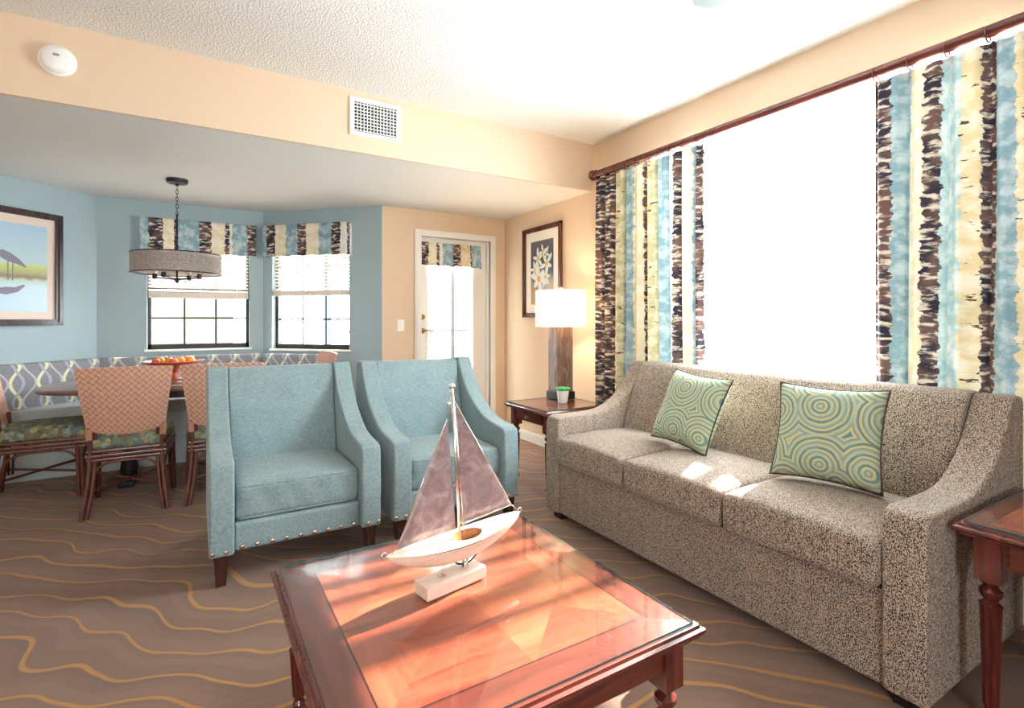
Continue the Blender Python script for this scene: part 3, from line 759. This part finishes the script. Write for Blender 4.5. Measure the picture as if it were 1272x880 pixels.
# blinds
def blind(label, p, q, s0, s1, ztop, zbot, t=.03):
    mt = frame_at(p, q); e = thing('window_blind', label, 'blind', (0, 0, 0), 0, 'raised slat blinds')
    bm = bmesh.new(); z = ztop-.03
    while z > zbot+.05:
        for dz in (0,): box(bm, s0, s1, t-.018, t+.018, z, z+.003, 0, mt @ Matrix.Translation((0, t, z)) @ Matrix.Rotation(math.radians(38), 4, 'X') @ Matrix.Translation((0, -t, -z)))
        z -= .034
    link('slats', bm, M['blind'], e)
    bm = bmesh.new(); box(bm, s0, s1, t-.022, t+.022, zbot, zbot+.055, 0, mt); link('bottom_rail', bm, M['blind'], e, bevel=.004)
    bm = bmesh.new(); box(bm, s0, s1, t-.024, t+.024, ztop-.03, ztop, 0, mt); link('head_rail', bm, M['blind'], e)
    for s in (s0+.1, (s0+s1)/2, s1-.1):
        bm = bmesh.new(); box(bm, s-.002, s+.002, t-.024, t-.022, zbot, ztop, 0, mt); link('cord', bm, M['white_plastic'], e)
blind('half-raised cream slat blind in the centre bay window', C2, C3, .135, .97, 2.098, 1.455)
blind('half-raised white slat blind in the right bay window', C1, C2, .365, 1.225, 2.098, 1.49)

# ------------------------------------------------------------------ bench in the bay
bench = thing('banquette_bench', 'built-in bay bench with grey seat and ogee-patterned back, behind the dining table', 'bench', (0, 0, 0))
yf = 5.34; k_ = .02
seat = [(C2[0]+(C2[1]-yf)-.02, yf), (C2[0]-.01, C2[1]-.015), (C3[0]+.01, C3[1]-.015), (C3[0]-(C3[1]-yf)+.02, yf)]
def inset(poly, dy): return [(x, y if i in (1, 2) else y+dy) for i, (x, y) in enumerate(poly)]
bm = bmesh.new(); prism(bm, inset([(seat[0][0]-.03, yf), seat[1], seat[2], (seat[3][0]+.03, yf)], .03), 'z', 0, .45); link('seat_base', bm, M['panel_grey'], bench)
bm = bmesh.new(); prism(bm, seat, 'z', .45, .556); link('seat_cushion', bm, cloth('grey blue vinyl', c255(186, 194, 197), None, 300, .25, .08), bench, bevel=.02, seg=3)
def back_panel(p, q, s0, s1, z0=.556, z1=.905, t=.07):
    mt = frame_at(p, q); bm = bmesh.new(); uvl = bm.loops.layers.uv.verify()
    prof = [(-.004, z0), (-t, z0), (-t, z1-.03), (-t+.01, z1-.008), (-t+.03, z1), (-.004, z1)]
    A = [bm.verts.new(mt @ Vector((s0, a, z))) for a, z in prof]; Bv = [bm.verts.new(mt @ Vector((s1, a, z))) for a, z in prof]
    for i in range(len(prof)):
        j = (i+1) % len(prof); f = bm.faces.new([A[i], A[j], Bv[j], Bv[i]])
        for lp_, (s, v) in zip(f.loops, ((s0, prof[i]), (s0, prof[j]), (s1, prof[j]), (s1, prof[i]))): lp_[uvl].uv = (s, v[1]-v[0])
    bm.faces.new(A[::-1]); bm.faces.new(Bv)
    link('backrest', bm, M['ogee'], bench, smooth='auto')
back_panel(C2, C3, .03, 1.32); back_panel(C3, C4, .03, .8); back_panel(C1, C2, .50, 1.31)

# ------------------------------------------------------------------ dining table
dt = thing('dining_table', 'rounded grey-brown wood dining table set against the bay bench', 'dining table', (-.03, 5.02, 0))
bm = bmesh.new(); pts = []
hx, hy = .96, .50
for k in range(72):
    a = 2*PI*k/72; c_, s_ = math.cos(a), math.sin(a); n_ = 3.0
    pts.append((hx*math.copysign(abs(c_)**(2/n_), c_), hy*math.copysign(abs(s_)**(2/n_), s_)))
loops = []
for sc, z in ((.965, .722), (.99, .726), (1, .736), (1, .75), (.992, .757), (.98, .76)):
    loops.append([bm.verts.new((x*sc, y*sc, z)) for x, y in pts])
for a, b in zip(loops, loops[1:]):
    for k in range(72): bm.faces.new([a[k], a[(k+1) % 72], b[(k+1) % 72], b[k]])
bm.faces.new(loops[0][::-1]); bm.faces.new(loops[-1]); link('tabletop', bm, M['walnut_top'], dt, smooth='auto')
link('apron', B((-.6, .6, -.3, -.28, .65, .722), (-.6, .6, .2, .22, .65, .722), (-.6, -.58, -.28, .2, .65, .722), (.58, .6, -.28, .2, .65, .722)), M['blackwood'], dt)
for sx in (-.42, .42):
    bm = bmesh.new(); lathe(bm, [(.05, .03), (.06, .1), (.045, .2), (.055, .45), (.04, .6), (.07, .722)], 24, (sx, -.04, 0)); link('pedestal', bm, M['blackwood'], dt, smooth='auto')
    bm = bmesh.new(); box(bm, sx-.05, sx+.05, -.26, .2, 0, .045); link('foot', bm, M['blackwood'], dt, bevel=.01)

bw = thing('fruit_bowl', 'shallow terracotta pedestal bowl on the dining table', 'bowl', (-.16, 5.02, .76))
bm = bmesh.new(); lathe(bm, [(.07, 0), (.072, .008), (.03, .02), (.025, .06), (.05, .085), (.13, .105), (.20, .14), (.215, .155), (.208, .156), (.19, .145), (.12, .115), (.001, .105)], 40)
link('dish', bm, M['bowl'], bw, smooth='auto')
for i, (x, y, r, red) in enumerate(((-.1, .02, .038, 0), (-.03, -.05, .036, 0), (.04, .03, .037, 0), (.11, -.01, .036, 0), (-.04, .07, .035, 1), (.07, .08, .035, 1), (.0, -.11, .033, 1), (-.12, -.05, .03, 1))):
    bm = bmesh.new(); ball(bm, (0, 0, 0), r, (1, 1, .93), 18, 12)
    for v in bm.verts:
        if v.co.z > r*.85: v.co.z -= .004
    f = thing('fruit', ('red fruit' if red else 'orange fruit')+' in the terracotta bowl on the dining table', 'fruit', (-.16+x, 5.02+y, .76+.112+r+(x*x+y*y)*.6), 0, 'red fruit in the bowl' if red else 'orange fruit in the bowl')
    link('flesh', bm, M['redfruit'] if red else M['orange'], f, smooth=True)
    bm = bmesh.new(); tube(bm, [(0, 0, r*.8), (.002, 0, r*.93+.006)], .002, 6); link('stem', bm, M['rattan'], f)

# ------------------------------------------------------------------ dining chairs
def dining_chair(label, loc, rz):
    e = thing('dining_chair', label, 'dining chair', loc, rz, 'rattan dining chairs')
    r = .0125
    for sx in (-1, 1):
        bm = bmesh.new()
        for dx, dy in ((0, 0), (.026, .012)):
            tube(bm, spline([(sx*(.225-dx), -.255+dy, 0), (sx*(.20-dx), -.225+dy, .2), (sx*(.188-dx), -.2+dy, .42), (sx*(.195-dx), -.21+dy, .58)], 6), r, 10)
        link('leg', bm, M['rattan'], e, smooth='auto')
        bm = bmesh.new()
        for dx, dy in ((0, 0), (.024, .0), (.0, .024)):
            tube(bm, spline([(sx*(.235-dx), .25-dy, 0), (sx*(.232-dx), .245-dy, .2), (sx*(.225-dx), .235-dy, .41)], 5), r*1.05, 10)
        link('leg', bm, M['rattan'], e, smooth='auto')
    bm = bmesh.new()
    for z, o in ((.355, 0), (.382, .006), (.41, 0)):
        tube(bm, [(-.2-o, -.2-o, z), (.2+o, -.2-o, z), (.232+o, .25+o, z), (-.232-o, .25+o, z)], r, 8, closed=True)
    link('seat_frame', bm, M['rattan'], e, smooth='auto')
    bm = bmesh.new()
    for (a, b) in (((-.2, -.2), (.2, -.2)), ((-.232, .25), (.232, .25)), ((-.2, -.2), (-.232, .25)), ((.2, -.2), (.232, .25))):
        A_, B_ = Vector((*a, 0)), Vector((*b, 0)); i = (B_-A_)*.0
        P_ = lambda t, z: (A_+(B_-A_)*t)+Vector((0, 0, z))
        tube(bm, spline([P_(.04, .12), P_(.06, .25), P_(.2, .325), P_(.5, .34), P_(.8, .325), P_(.94, .25), P_(.96, .12)], 5), .008, 8)
    link('brace', bm, M['rattan'], e, smooth=True)
    bm = bmesh.new(); tube(bm, [(-.205, -.21, .16), (.23, .24, .18)], .009, 8); tube(bm, [(.205, -.21, .16), (-.23, .24, .18)], .009, 8); link('stretcher', bm, M['rattan'], e, smooth='auto')
    bm = bmesh.new()
    def f(x, y, z):
        x *= 1+.12*(y/.23); kk = max(0, 1-(x/.27)**2)*max(0, 1-(y/.25)**2)
        if z > 0: z += .02*kk**.5
        return (x, y, z)
    soft(bm, .215, .235, .04, .03, f, 8); link('seat', bm, M['leafy'], e, smooth=True, loc=(0, .03, .455))
    bm = bmesh.new()
    def g(side):
        def f(a, b):
            x = 2*a-1; wd = .205+.05*b; zlow = .535-.0+.012-.028*(1-x*x)*-1*0
            z0_ = .55-.035*(1-x*x)*1; z1_ = .945+.008*(1-x*x)
            z = z0_+(z1_-z0_)*b
            y = -.205-.085*((z-.55)/.4)-.028*(1-x*x)+side*.009
            return (x*wd, y, z)
        return f
    F, G = g(-1), g(1)
    uvf = lambda a, b: (a*.46, b*.4)
    grid_sheet(bm, F, 16, 12, uvf); grid_sheet(bm, G, 16, 12, uvf)
    uvl = bm.loops.layers.uv.verify()
    n0, n1 = 16, 12
    edge = [(i/n0, 0) for i in range(n0)]+[(1, j/n1) for j in range(n1)]+[(1-i/n0, 1) for i in range(n0)]+[(0, 1-j/n1) for j in range(n1)]
    bt = [F(*t) for t in edge]; ft = [G(*t) for t in edge]
    for i in range(len(edge)):
        j = (i+1) % len(edge); fc = bm.faces.new([bm.verts.new(q) for q in (bt[i], bt[j], ft[j], ft[i])])
        for lp_, q in zip(fc.loops, (edge[i], edge[j], edge[j], edge[i])): lp_[uvl].uv = (q[0]*.46, q[1]*.4)
    bmesh.ops.remove_doubles(bm, verts=bm.verts, dist=.0004)
    bk = link('backrest', bm, M['weave'], e, smooth='auto')
    for sx in (-1, 1):
        bm = bmesh.new(); tube(bm, [(sx*.192, -.207, .49), (sx*.196, -.212, .56)], .019, 10); link('post_wrap', bm, M['weave'], e, smooth='auto')
    return e
dc = dining_chair('rattan dining chair with its woven back turned to the camera, leftmost beside the teal armchair', (-.385, 4.365, 0), math.radians(-1))
for lab, loc, rz in (('rattan dining chair half hidden behind the left teal armchair', (.165, 4.335, 0), math.radians(-2)),
                     ('rattan dining chair at the left end of the table, seat seen side-on', (-.955, 4.93, 0), math.radians(-86)),
                     ('rattan dining chair at the right end of the table, only its top showing', (.74, 4.93, 0), math.radians(95))):
    c_ = copy_tree(dc); c_.location = loc; c_.rotation_euler = (0, 0, rz); c_['label'] = lab

# ------------------------------------------------------------------ pendant
pn = thing('pendant_lamp', 'round grey mesh drum pendant lamp hanging from the dining ceiling', 'pendant lamp', (-.136, 4.87, ZL))
bm = bmesh.new(); lathe(bm, [(.075, 0), (.075, -.02), (.068, -.03), (.012, -.034), (.012, -.05), (.001, -.051)], 32); link('canopy', bm, M['iron'], pn, smooth='auto')
ch = bpy.data.objects.new('chain', None)
bm = bmesh.new(); z = -.05
for i in range(8):
    pts = []
    for k in range(12):
        a = 2*PI*k/12; x, zz = .008*math.cos(a), .018*math.sin(a); pts.append((x if i % 2 else 0, 0 if i % 2 else x, z-.016+zz))
    tube(bm, pts, .0024, 6, closed=True); z -= .029
link('chain', bm, M['iron'], pn, smooth=True)
bm = bmesh.new(); tube(bm, [(0, 0, z+.01), (0, 0, -.79)], .007, 10); lathe(bm, [(.004, -.55), (.012, -.55), (.012, -.52), (.004, -.52)], 16); link('rod', bm, M['iron'], pn, smooth='auto')
R = .305; n = 64
bm = bmesh.new(); rr = []
for rad, z in ((R, -.742), (R, -.593)): rr.append([bm.verts.new((rad*math.cos(2*PI*k/n), rad*math.sin(2*PI*k/n), z)) for k in range(n)])
for k in range(n): bm.faces.new([rr[0][k], rr[0][(k+1) % n], rr[1][(k+1) % n], rr[1][k]])
o = link('shade', bm, M['pendantshade'], pn, smooth=True)
bm = bmesh.new(); rr = []
for rad, z in ((R-.055, -.74), (R-.055, -.60)): rr.append([bm.verts.new((rad*math.cos(2*PI*k/n), rad*math.sin(2*PI*k/n), z)) for k in range(n)])
for k in range(n): bm.faces.new([rr[0][k], rr[0][(k+1) % n], rr[1][(k+1) % n], rr[1][k]])
link('inner_shade', bm, shade_mat('cream inner shade', c255(214, 200, 186), .4), pn, smooth=True)
bm = bmesh.new()
for z in (-.743, -.592): tube(bm, [(R*math.cos(2*PI*k/48), R*math.sin(2*PI*k/48), z) for k in range(48)], .0045, 6, closed=True)
for k in range(3): a = 2*PI*k/3+.4; tube(bm, [(0, 0, -.6), (R*math.cos(a), R*math.sin(a), -.594)], .003, 6)
link('rim', bm, M['iron'], pn, smooth=True)
for k in range(4):
    a = PI/4+k*PI/2+.3; x, y = .17*math.cos(a), .17*math.sin(a)
    bm = bmesh.new(); tube(bm, [(0, 0, -.79), (x, y, -.775)], .005, 8); lathe(bm, [(.012, -.785), (.017, -.78), (.017, -.75), (.012, -.745)], 16, (x, y, 0)); ar = link('socket_arm', bm, M['iron'], pn, smooth='auto')
    bm = bmesh.new(); ball(bm, (x, y, -.715), .02, (1, 1, 1.5), 12, 8); link('bulb', bm, M['ceramic'], ar, smooth=True)
bm = bmesh.new(); lathe(bm, [(.001, -.82), (.01, -.815), (.014, -.80), (.035, -.79), (.035, -.782), (.006, -.775)], 24); link('finial', bm, M['iron'], pn, smooth='auto')

# ------------------------------------------------------------------ pictures
def picture(name, label, p, q, s0, s1, z0, z1, fw, mm, fm, inner, build):
    mt = frame_at(p, q); e = thing(name, label, 'picture', (0, 0, 0))
    bm = bmesh.new()
    for off, t0, t1, w_ in ((0, -.03, -.002, fw*.55), (fw*.4, -.022, -.002, fw*.6)):
        a, b, c, d = s0+off, s1-off, z0+off, z1-off
        box(bm, a, a+w_, t0, t1, c, d, 0, mt); box(bm, b-w_, b, t0, t1, c, d, 0, mt); box(bm, a, b, t0, t1, c, c+w_, 0, mt); box(bm, a, b, t0, t1, d-w_, d, 0, mt)
    link('frame', bm, fm, e)
    bm = bmesh.new(); box(bm, s0+fw*.8, s1-fw*.8, -.008, -.003, z0+fw*.8, z1-fw*.8, 0, mt); link('mat', bm, mm, e)
    build(e, mt, *inner); return e
def poly(bm, mt, pts, t, th=.0006):
    A = [bm.verts.new(mt @ Vector((x, t-th, z))) for x, z in pts]; Bv = [bm.verts.new(mt @ Vector((x, t, z))) for x, z in pts]
    n = len(pts); bm.faces.new(A); bm.faces.new(Bv[::-1])
    for i in range(n): bm.faces.new([A[i], A[(i+1) % n], Bv[(i+1) % n], Bv[i]])
def marsh(e, mt, s0, s1, z0, z1):
    k = N('marsh photograph print'); g = k.sep(k.coord('UV')); v = g[1]
    nz = k.noise(k.map(k.coord('UV'), scale=(9, 26, 1)), 1.5, 5, .7)
    vv = k.math('ADD', v, k.math('MULTIPLY', k.math('SUBTRACT', nz, .5), .09))
    colr = k.ramp(vv, [(0, c255(186, 212, 228)), (.30, c255(192, 216, 228)), (.36, c255(184, 206, 176)), (.395, c255(140, 112, 104)), (.44, c255(168, 170, 112)), (.53, c255(196, 206, 130)), (.565, c255(184, 210, 214)), (.8, c255(178, 204, 220)), (1, c255(168, 198, 220))])
    k.set(colr, .35)
    bm = bmesh.new(); grid_sheet(bm, lambda a, b: mt @ Vector((s0+(s1-s0)*a, -.0092, z0+(z1-z0)*b)), 1, 1, lambda a, b: (a*(s1-s0)/(z1-z0), b)); pr = link('print', bm, k.m, e)
    bm = bmesh.new(); X = .66
    def E(pts, t=-.0094): poly(bm, mt, [(X-a, z0+b) for a, b in pts], t)
    E([(-.09, .46), (-.05, .475), (.0, .455), (.06, .41), (.11, .355), (.095, .35), (.05, .37), (-.01, .385), (-.06, .41)])
    E([(-.09, .46), (-.075, .43), (-.115, .50), (-.105, .55), (-.125, .56), (-.13, .49)]); E([(-.105, .56), (-.115, .575), (-.19, .55)])
    E([(-.02, .39), (-.012, .39), (-.012, .24), (-.02, .24)]); E([(.012, .385), (.02, .385), (.018, .24), (.01, .24)])
    E([(-.10, .17), (-.04, .19), (.03, .19), (.085, .215), (.10, .205), (.05, .155), (-.03, .13), (-.08, .14)])
    link('heron_figure', bm, plain('grey violet ink', c255(128, 124, 142), .5), pr)
picture('heron_picture', 'framed picture of a grey wading bird in a marsh on the blue left wall', C3, C4, .297, 1.25, 1.20, 2.115, .05, M['mat_board'],
        wood('black brown picture frame', c255(36, 32, 38), c255(78, 62, 60), 1, 2), (.405, 1.14, 1.31, 2.0), marsh)
def lilies(e, mt, s0, s1, z0, z1):
    k = N('dark painted ground'); g = k.sep(k.coord('UV'))
    n = k.noise(k.map(k.coord('UV'), scale=(4, 5, 1)), 1.4, 4, .6)
    colr = k.ramp(k.math('ADD', g[1], k.math('MULTIPLY', k.math('SUBTRACT', n, .5), .3)), [(0, c255(186, 160, 128)), (.35, c255(150, 134, 110)), (.5, c255(52, 56, 60)), (.75, c255(62, 64, 78)), (1, c255(96, 98, 112))])
    k.set(colr, .4)
    bm = bmesh.new(); grid_sheet(bm, lambda a, b: mt @ Vector((s0+(s1-s0)*a, -.0092, z0+(z1-z0)*b)), 1, 1); pr = link('print', bm, k.m, e)
    W, H_ = s1-s0, z1-z0
    def flower(bm, bm2, cx, cz, r, n, a0):
        for i in range(n):
            a = a0+2*PI*i/n; L = r*(1+.25*math.sin(i*2.1)); dx, dz = math.cos(a), math.sin(a)
            poly(bm, mt, [(cx+dx*L*t-dz*w_*r, cz+dz*L*t+dx*w_*r) for t, w_ in ((.05, .06), (.4, .2), (.75, .17), (1, 0), (.75, -.15), (.4, -.2), (.05, -.06))], -.0094-.0002*i)
        poly(bm2, mt, [(cx+r*.2*math.cos(k*PI/4), cz+r*.2*math.sin(k*PI/4)) for k in range(8)], -.0112)
    b1, b2, b3 = bmesh.new(), bmesh.new(), bmesh.new()
    for fx, fz, r, n, a in ((.62, .40, .16, 6, .3), (.28, .62, .11, 5, 1.0), (.66, .72, .10, 5, .2), (.34, .42, .10, 6, .9), (.45, .82, .08, 4, 1.3), (.82, .55, .08, 5, .1), (.3, .78, .07, 4, .4)): flower(b1, b2, s0+fx*W, z0+fz*H_, r, n, a)
    for a, b in (((.5, .4), (.55, .12)), ((.4, .6), (.5, .3)), ((.62, .68), (.52, .5)), ((.3, .55), (.48, .25))):
        x0, zz0, x1, zz1 = s0+a[0]*W, z0+a[1]*H_, s0+b[0]*W, z0+b[1]*H_
        poly(b3, mt, [(x0, zz0), (x0+.008, zz0), (x1+.008, zz1), (x1, zz1)], -.0093)
    link('petals', b1, plain('white petal paint', c255(232, 236, 232), .5), pr); link('flower_centres', b2, plain('yellow centre paint', c255(226, 184, 72), .5), pr); link('stems', b3, plain('green stem paint', c255(92, 110, 62), .5), pr)
pY = lambda y: y-YB
picture('flower_picture', 'framed painting of white lilies on a dark ground, on the peach wall above the lamp', (XW, YB), (XW, YD), pY(3.875), pY(4.535), 1.27, 2.17, .045, M['mat_white'], M['redframe'], (pY(4.01), pY(4.40), 1.40, 2.03), lilies)

# ------------------------------------------------------------------ small wall fittings
sdm = thing('smoke_detector', 'round white smoke detector high on the peach soffit', 'smoke detector', (-.605, YS, 2.562))
bm = bmesh.new(); lathe(bm, [(.001, 0), (.076, 0), (.078, .012), (.072, .018), (.069, .018), (.062, .034), (.05, .042), (.001, .044)], 40); link('housing', bm, M['white_plastic'], sdm, smooth='auto', rot=(PI/2, 0, 0))
link('test_button', B((-.012, .012, -.048, -.04, .012, .022)), plain('grey plastic button', c255(150, 150, 150), .5), sdm)
vt = thing('air_vent', 'white rectangular air vent on the peach soffit', 'vent', (1.023, YS, 2.588))
hx, hz, fw = .172, .126, .028
link('frame', B((-hx, -hx+fw, -.014, 0, -hz, hz), (hx-fw, hx, -.014, 0, -hz, hz), (-hx+fw, hx-fw, -.014, 0, -hz, -hz+fw), (-hx+fw, hx-fw, -.014, 0, hz-fw, hz)), M['white_plastic'], vt, bevel=.004)
bm = bmesh.new(); nb = 13
for i in range(nb+1): x = -hx+fw+(2*hx-2*fw)*i/nb; box(bm, x-.0025, x+.0025, -.011, -.004, -hz+fw, hz-fw)
for i in range(9): z = -hz+fw+(2*hz-2*fw)*(i+.5)/9; box(bm, -hx+fw, hx-fw, -.006, -.002, z-.003, z+.003)
link('louvers', bm, M['white_plastic'], vt); link('duct_backing', B((-hx+fw, hx-fw, -.0018, -.0002, -hz+fw, hz-fw)), M['void'], vt)
sw = thing('light_switch', 'white light switch plate on the peach wall beside the glass door', 'light switch', (1.716, YD, 1.19))
link('plate', B((-.036, .036, -.006, 0, -.058, .058)), M['white_plastic'], sw, bevel=.002); link('rocker', B((-.016, .016, -.01, -.006, -.033, .033)), M['white_plastic'], sw, bevel=.001)

# ceiling fan, one blade tip shows at the top edge
fan = thing('ceiling_fan', 'white ceiling fan, only a blade tip showing at the top edge', 'ceiling fan', (1.2, .9, ZH))
bm = bmesh.new(); lathe(bm, [(.001, 0), (.07, 0), (.06, -.04), (.015, -.05), (.015, -.14), (.09, -.15), (.11, -.19), (.11, -.24), (.06, -.27), (.001, -.271)], 32); link('motor', bm, M['white_plastic'], fan, smooth='auto')
bm = bmesh.new(); lathe(bm, [(.05, -.27), (.11, -.285), (.12, -.32), (.09, -.36), (.001, -.38)], 32)
link('fill_globe', bm, N('added fill globe').set((1, .97, .9), .4, Emission_Color=(1, .92, .8, 1), Emission_Strength=1.5).m, fan, smooth='auto')  # unseen glowing globe added under the fan to fill the room
for k in range(5):
    a = math.radians(40.3+72*k)
    bm = bmesh.new(); pr = [(.1, -.02), (.2, -.05), (.6, -.07), (.68, -.055), (.705, 0), (.68, .055), (.6, .07), (.2, .05), (.1, .02)]
    m4 = Matrix.Rotation(a, 4, 'Z') @ Matrix.Translation((0, 0, -.268)) @ Matrix.Rotation(math.radians(9), 4, 'X')
    A = [bm.verts.new(m4 @ Vector((x, y, 0))) for x, y in pr]; Bv = [bm.verts.new(m4 @ Vector((x, y, .008))) for x, y in pr]
    bm.faces.new(A[::-1]); bm.faces.new(Bv)
    for i in range(len(pr)): j = (i+1) % len(pr); bm.faces.new([A[i], A[j], Bv[j], Bv[i]])
    link('blade', bm, plain('pale grey fan blade', c255(140, 150, 148), .5), fan)

# ------------------------------------------------------------------ model sailboat
ZT = .4605
sb = thing('model_sailboat', 'model sailboat with smoky capiz sails on a pale wood block, on the coffee table', 'model boat', (.645, 1.41, ZT), math.radians(11))
link('base', B((-.105, .105, -.036, .036, 0, .036)), M['palewood'], sb, bevel=.002)
bm = bmesh.new(); nU, nV = 40, 16; x0, x1 = -.215, .275
def half(t): return .050*max(0, math.sin(PI*min(1, max(0, t)))**.62)*(1-.15*(1-t))
def sheer(t): return .150-.022*math.sin(PI*t)
def keel(t): return sheer(t)-.062*max(0, math.sin(PI*t))**.55-.001
heel = Matrix.Translation((0, 0, .13)) @ Matrix.Rotation(math.radians(7), 4, 'X') @ Matrix.Translation((0, 0, -.13))
R_ = []
for i in range(nU+1):
    t = i/nU; x = x0+(x1-x0)*t; h = half(t)+.0012; s_, kz = sheer(t), keel(t); rg = []
    for j in range(nV+1):
        a = -PI/2+PI*j/nV
        rg.append(bm.verts.new(heel @ Vector((x, h*math.sin(a)*(1 if abs(math.sin(a)) < 2 else 1), s_-(s_-kz)*abs(math.cos(a))**.8))))
    R_.append(rg)
for i in range(nU):
    for j in range(nV): bm.faces.new([R_[i][j], R_[i+1][j], R_[i+1][j+1], R_[i][j+1]])
bm.faces.new(R_[0]); bm.faces.new(R_[-1][::-1])
hull = link('hull', bm, M['palewood'], sb, smooth='auto')
bm = bmesh.new()        # deck with an oval cockpit opening
ck0, ck1 = .46, .66
def inside(t): 
    u_ = (t-.56)/.11
    return .030*math.sqrt(max(0, 1-u_*u_))
prev = None
for i in range(81):
    t = i/80; x = x0+(x1-x0)*t; h = half(t)+.001; z = sheer(t)+.0015+.004*math.sin(PI*t); q = inside(t)
    row = [bm.verts.new(heel @ Vector((x, y, z-(.002 if abs(y) > q+.001 else 0)))) for y in (-h, -q, q, h)]
    if prev:
        bm.faces.new([prev[0], row[0], row[1], prev[1]]); bm.faces.new([prev[2], row[2], row[3], prev[3]])
        if q < .001 and pq < .001: bm.faces.new([prev[1], row[1], row[2], prev[2]])
    prev, pq = row, q
link('deck', bm, M['palewood'], sb)
bm = bmesh.new(); ng = 32; tp, bt_ = [], []
for k in range(ng):
    a = 2*PI*k/ng; t = .56+.11*math.cos(a); x = x0+(x1-x0)*t; y = .030*math.sin(a); z = sheer(t)+.0035
    tp.append(bm.verts.new(heel @ Vector((x, y, z)))); bt_.append(bm.verts.new(heel @ Vector((x, y*.8, z-.028))))
for k in range(ng): bm.faces.new([tp[k], tp[(k+1) % ng], bt_[(k+1) % ng], bt_[k]])
bm.faces.new(bt_); link('cockpit', bm, M['rawwood'], sb, smooth='auto')
bm = bmesh.new(); mb, mtp = Vector((.034, .0, .10)), Vector((.004, .0, .59)); tube(bm, [mb, mtp], .0042, 12); ball(bm, mtp, .0095); ball(bm, mtp-Vector((.012, 0, .05)), .006)
tube(bm, [mb+Vector((.014, 0, .04)), mtp+Vector((.010, 0, -.06))], .0018, 6); link('mast', bm, M['chrome'], sb, smooth=True)
def sailm(name, pts, bulge):
    a, b, c = [Vector(p) for p in pts]; bm = bmesh.new(); n_ = 14; rows = []
    for i in range(n_+1):
        row = []
        for j in range(n_+1-i):
            u_, v_ = i/n_, j/n_; w_ = 1-u_-v_; p = a*u_+b*v_+c*w_; p.y += bulge*27*u_*v_*w_*.6+bulge*.5*v_*w_*4*.3; row.append(bm.verts.new(p))
        rows.append(row)
    for i in range(n_):
        for j in range(n_-i):
            bm.faces.new([rows[i][j], rows[i+1][j], rows[i][j+1]])
            if j < n_-i-1: bm.faces.new([rows[i+1][j], rows[i+1][j+1], rows[i][j+1]])
    o = link(name, bm, M['sail'], sb, smooth=True); s_ = o.modifiers.new('thickness', 'SOLIDIFY'); s_.thickness = .0015
    bm = bmesh.new(); tube(bm, [a, b], .0016, 6); tube(bm, [b, c], .0013, 6); link('sail_wire', bm, M['chrome'], o, smooth=True)
sailm('sail', [(-.014, 0, .495), (-.182, 0, .160), (.016, 0, .165)], -.01)
sailm('sail', [(.013, 0, .545), (.243, 0, .180), (.034, 0, .172)], .008)
for pp in ([(-.20, 0, .148), (-.182, 0, .160), (.0, 0, .165)], [(.272, 0, .152), (.243, 0, .18), (.04, 0, .168)], [(.004, 0, .58), (-.014, 0, .497)]):
    bm = bmesh.new(); tube(bm, pp, .0015, 6); link('rigging', bm, M['chrome'], sb, smooth=True)
for x, z in ((-.220, .152), (.279, .152)):
    bm = bmesh.new(); tube(bm, [(x+.008*math.cos(k*PI/8), 0, z+.008*math.sin(k*PI/8)) for k in range(16)], .0022, 6, closed=True); link('eyelet', bm, M['chrome'], sb, smooth=True)
bm = bmesh.new(); tube(bm, [(-.03, 0, .036), (-.03, 0, .085)], .0035, 10); lathe(bm, [(.012, .036), (.012, .041), (.004, .045)], 16, (-.03, 0, 0)); lathe(bm, [(.012, .036), (.012, .041), (.004, .045)], 16, (.05, 0, 0)); tube(bm, [(.05, 0, .036), (.055, 0, .07)], .006, 10); ball(bm, (.053, 0, .058), .011)
link('stand_post', bm, M['chrome'], sb, smooth='auto')
bm = bmesh.new(); tube(bm, [(.055+.058*math.cos(PI*(1+k/16)), 0, .104+.058*math.sin(PI*(1+k/16))) for k in range(17)], .0026, 8); link('stand_loop', bm, M['iron'], sb, smooth=True)
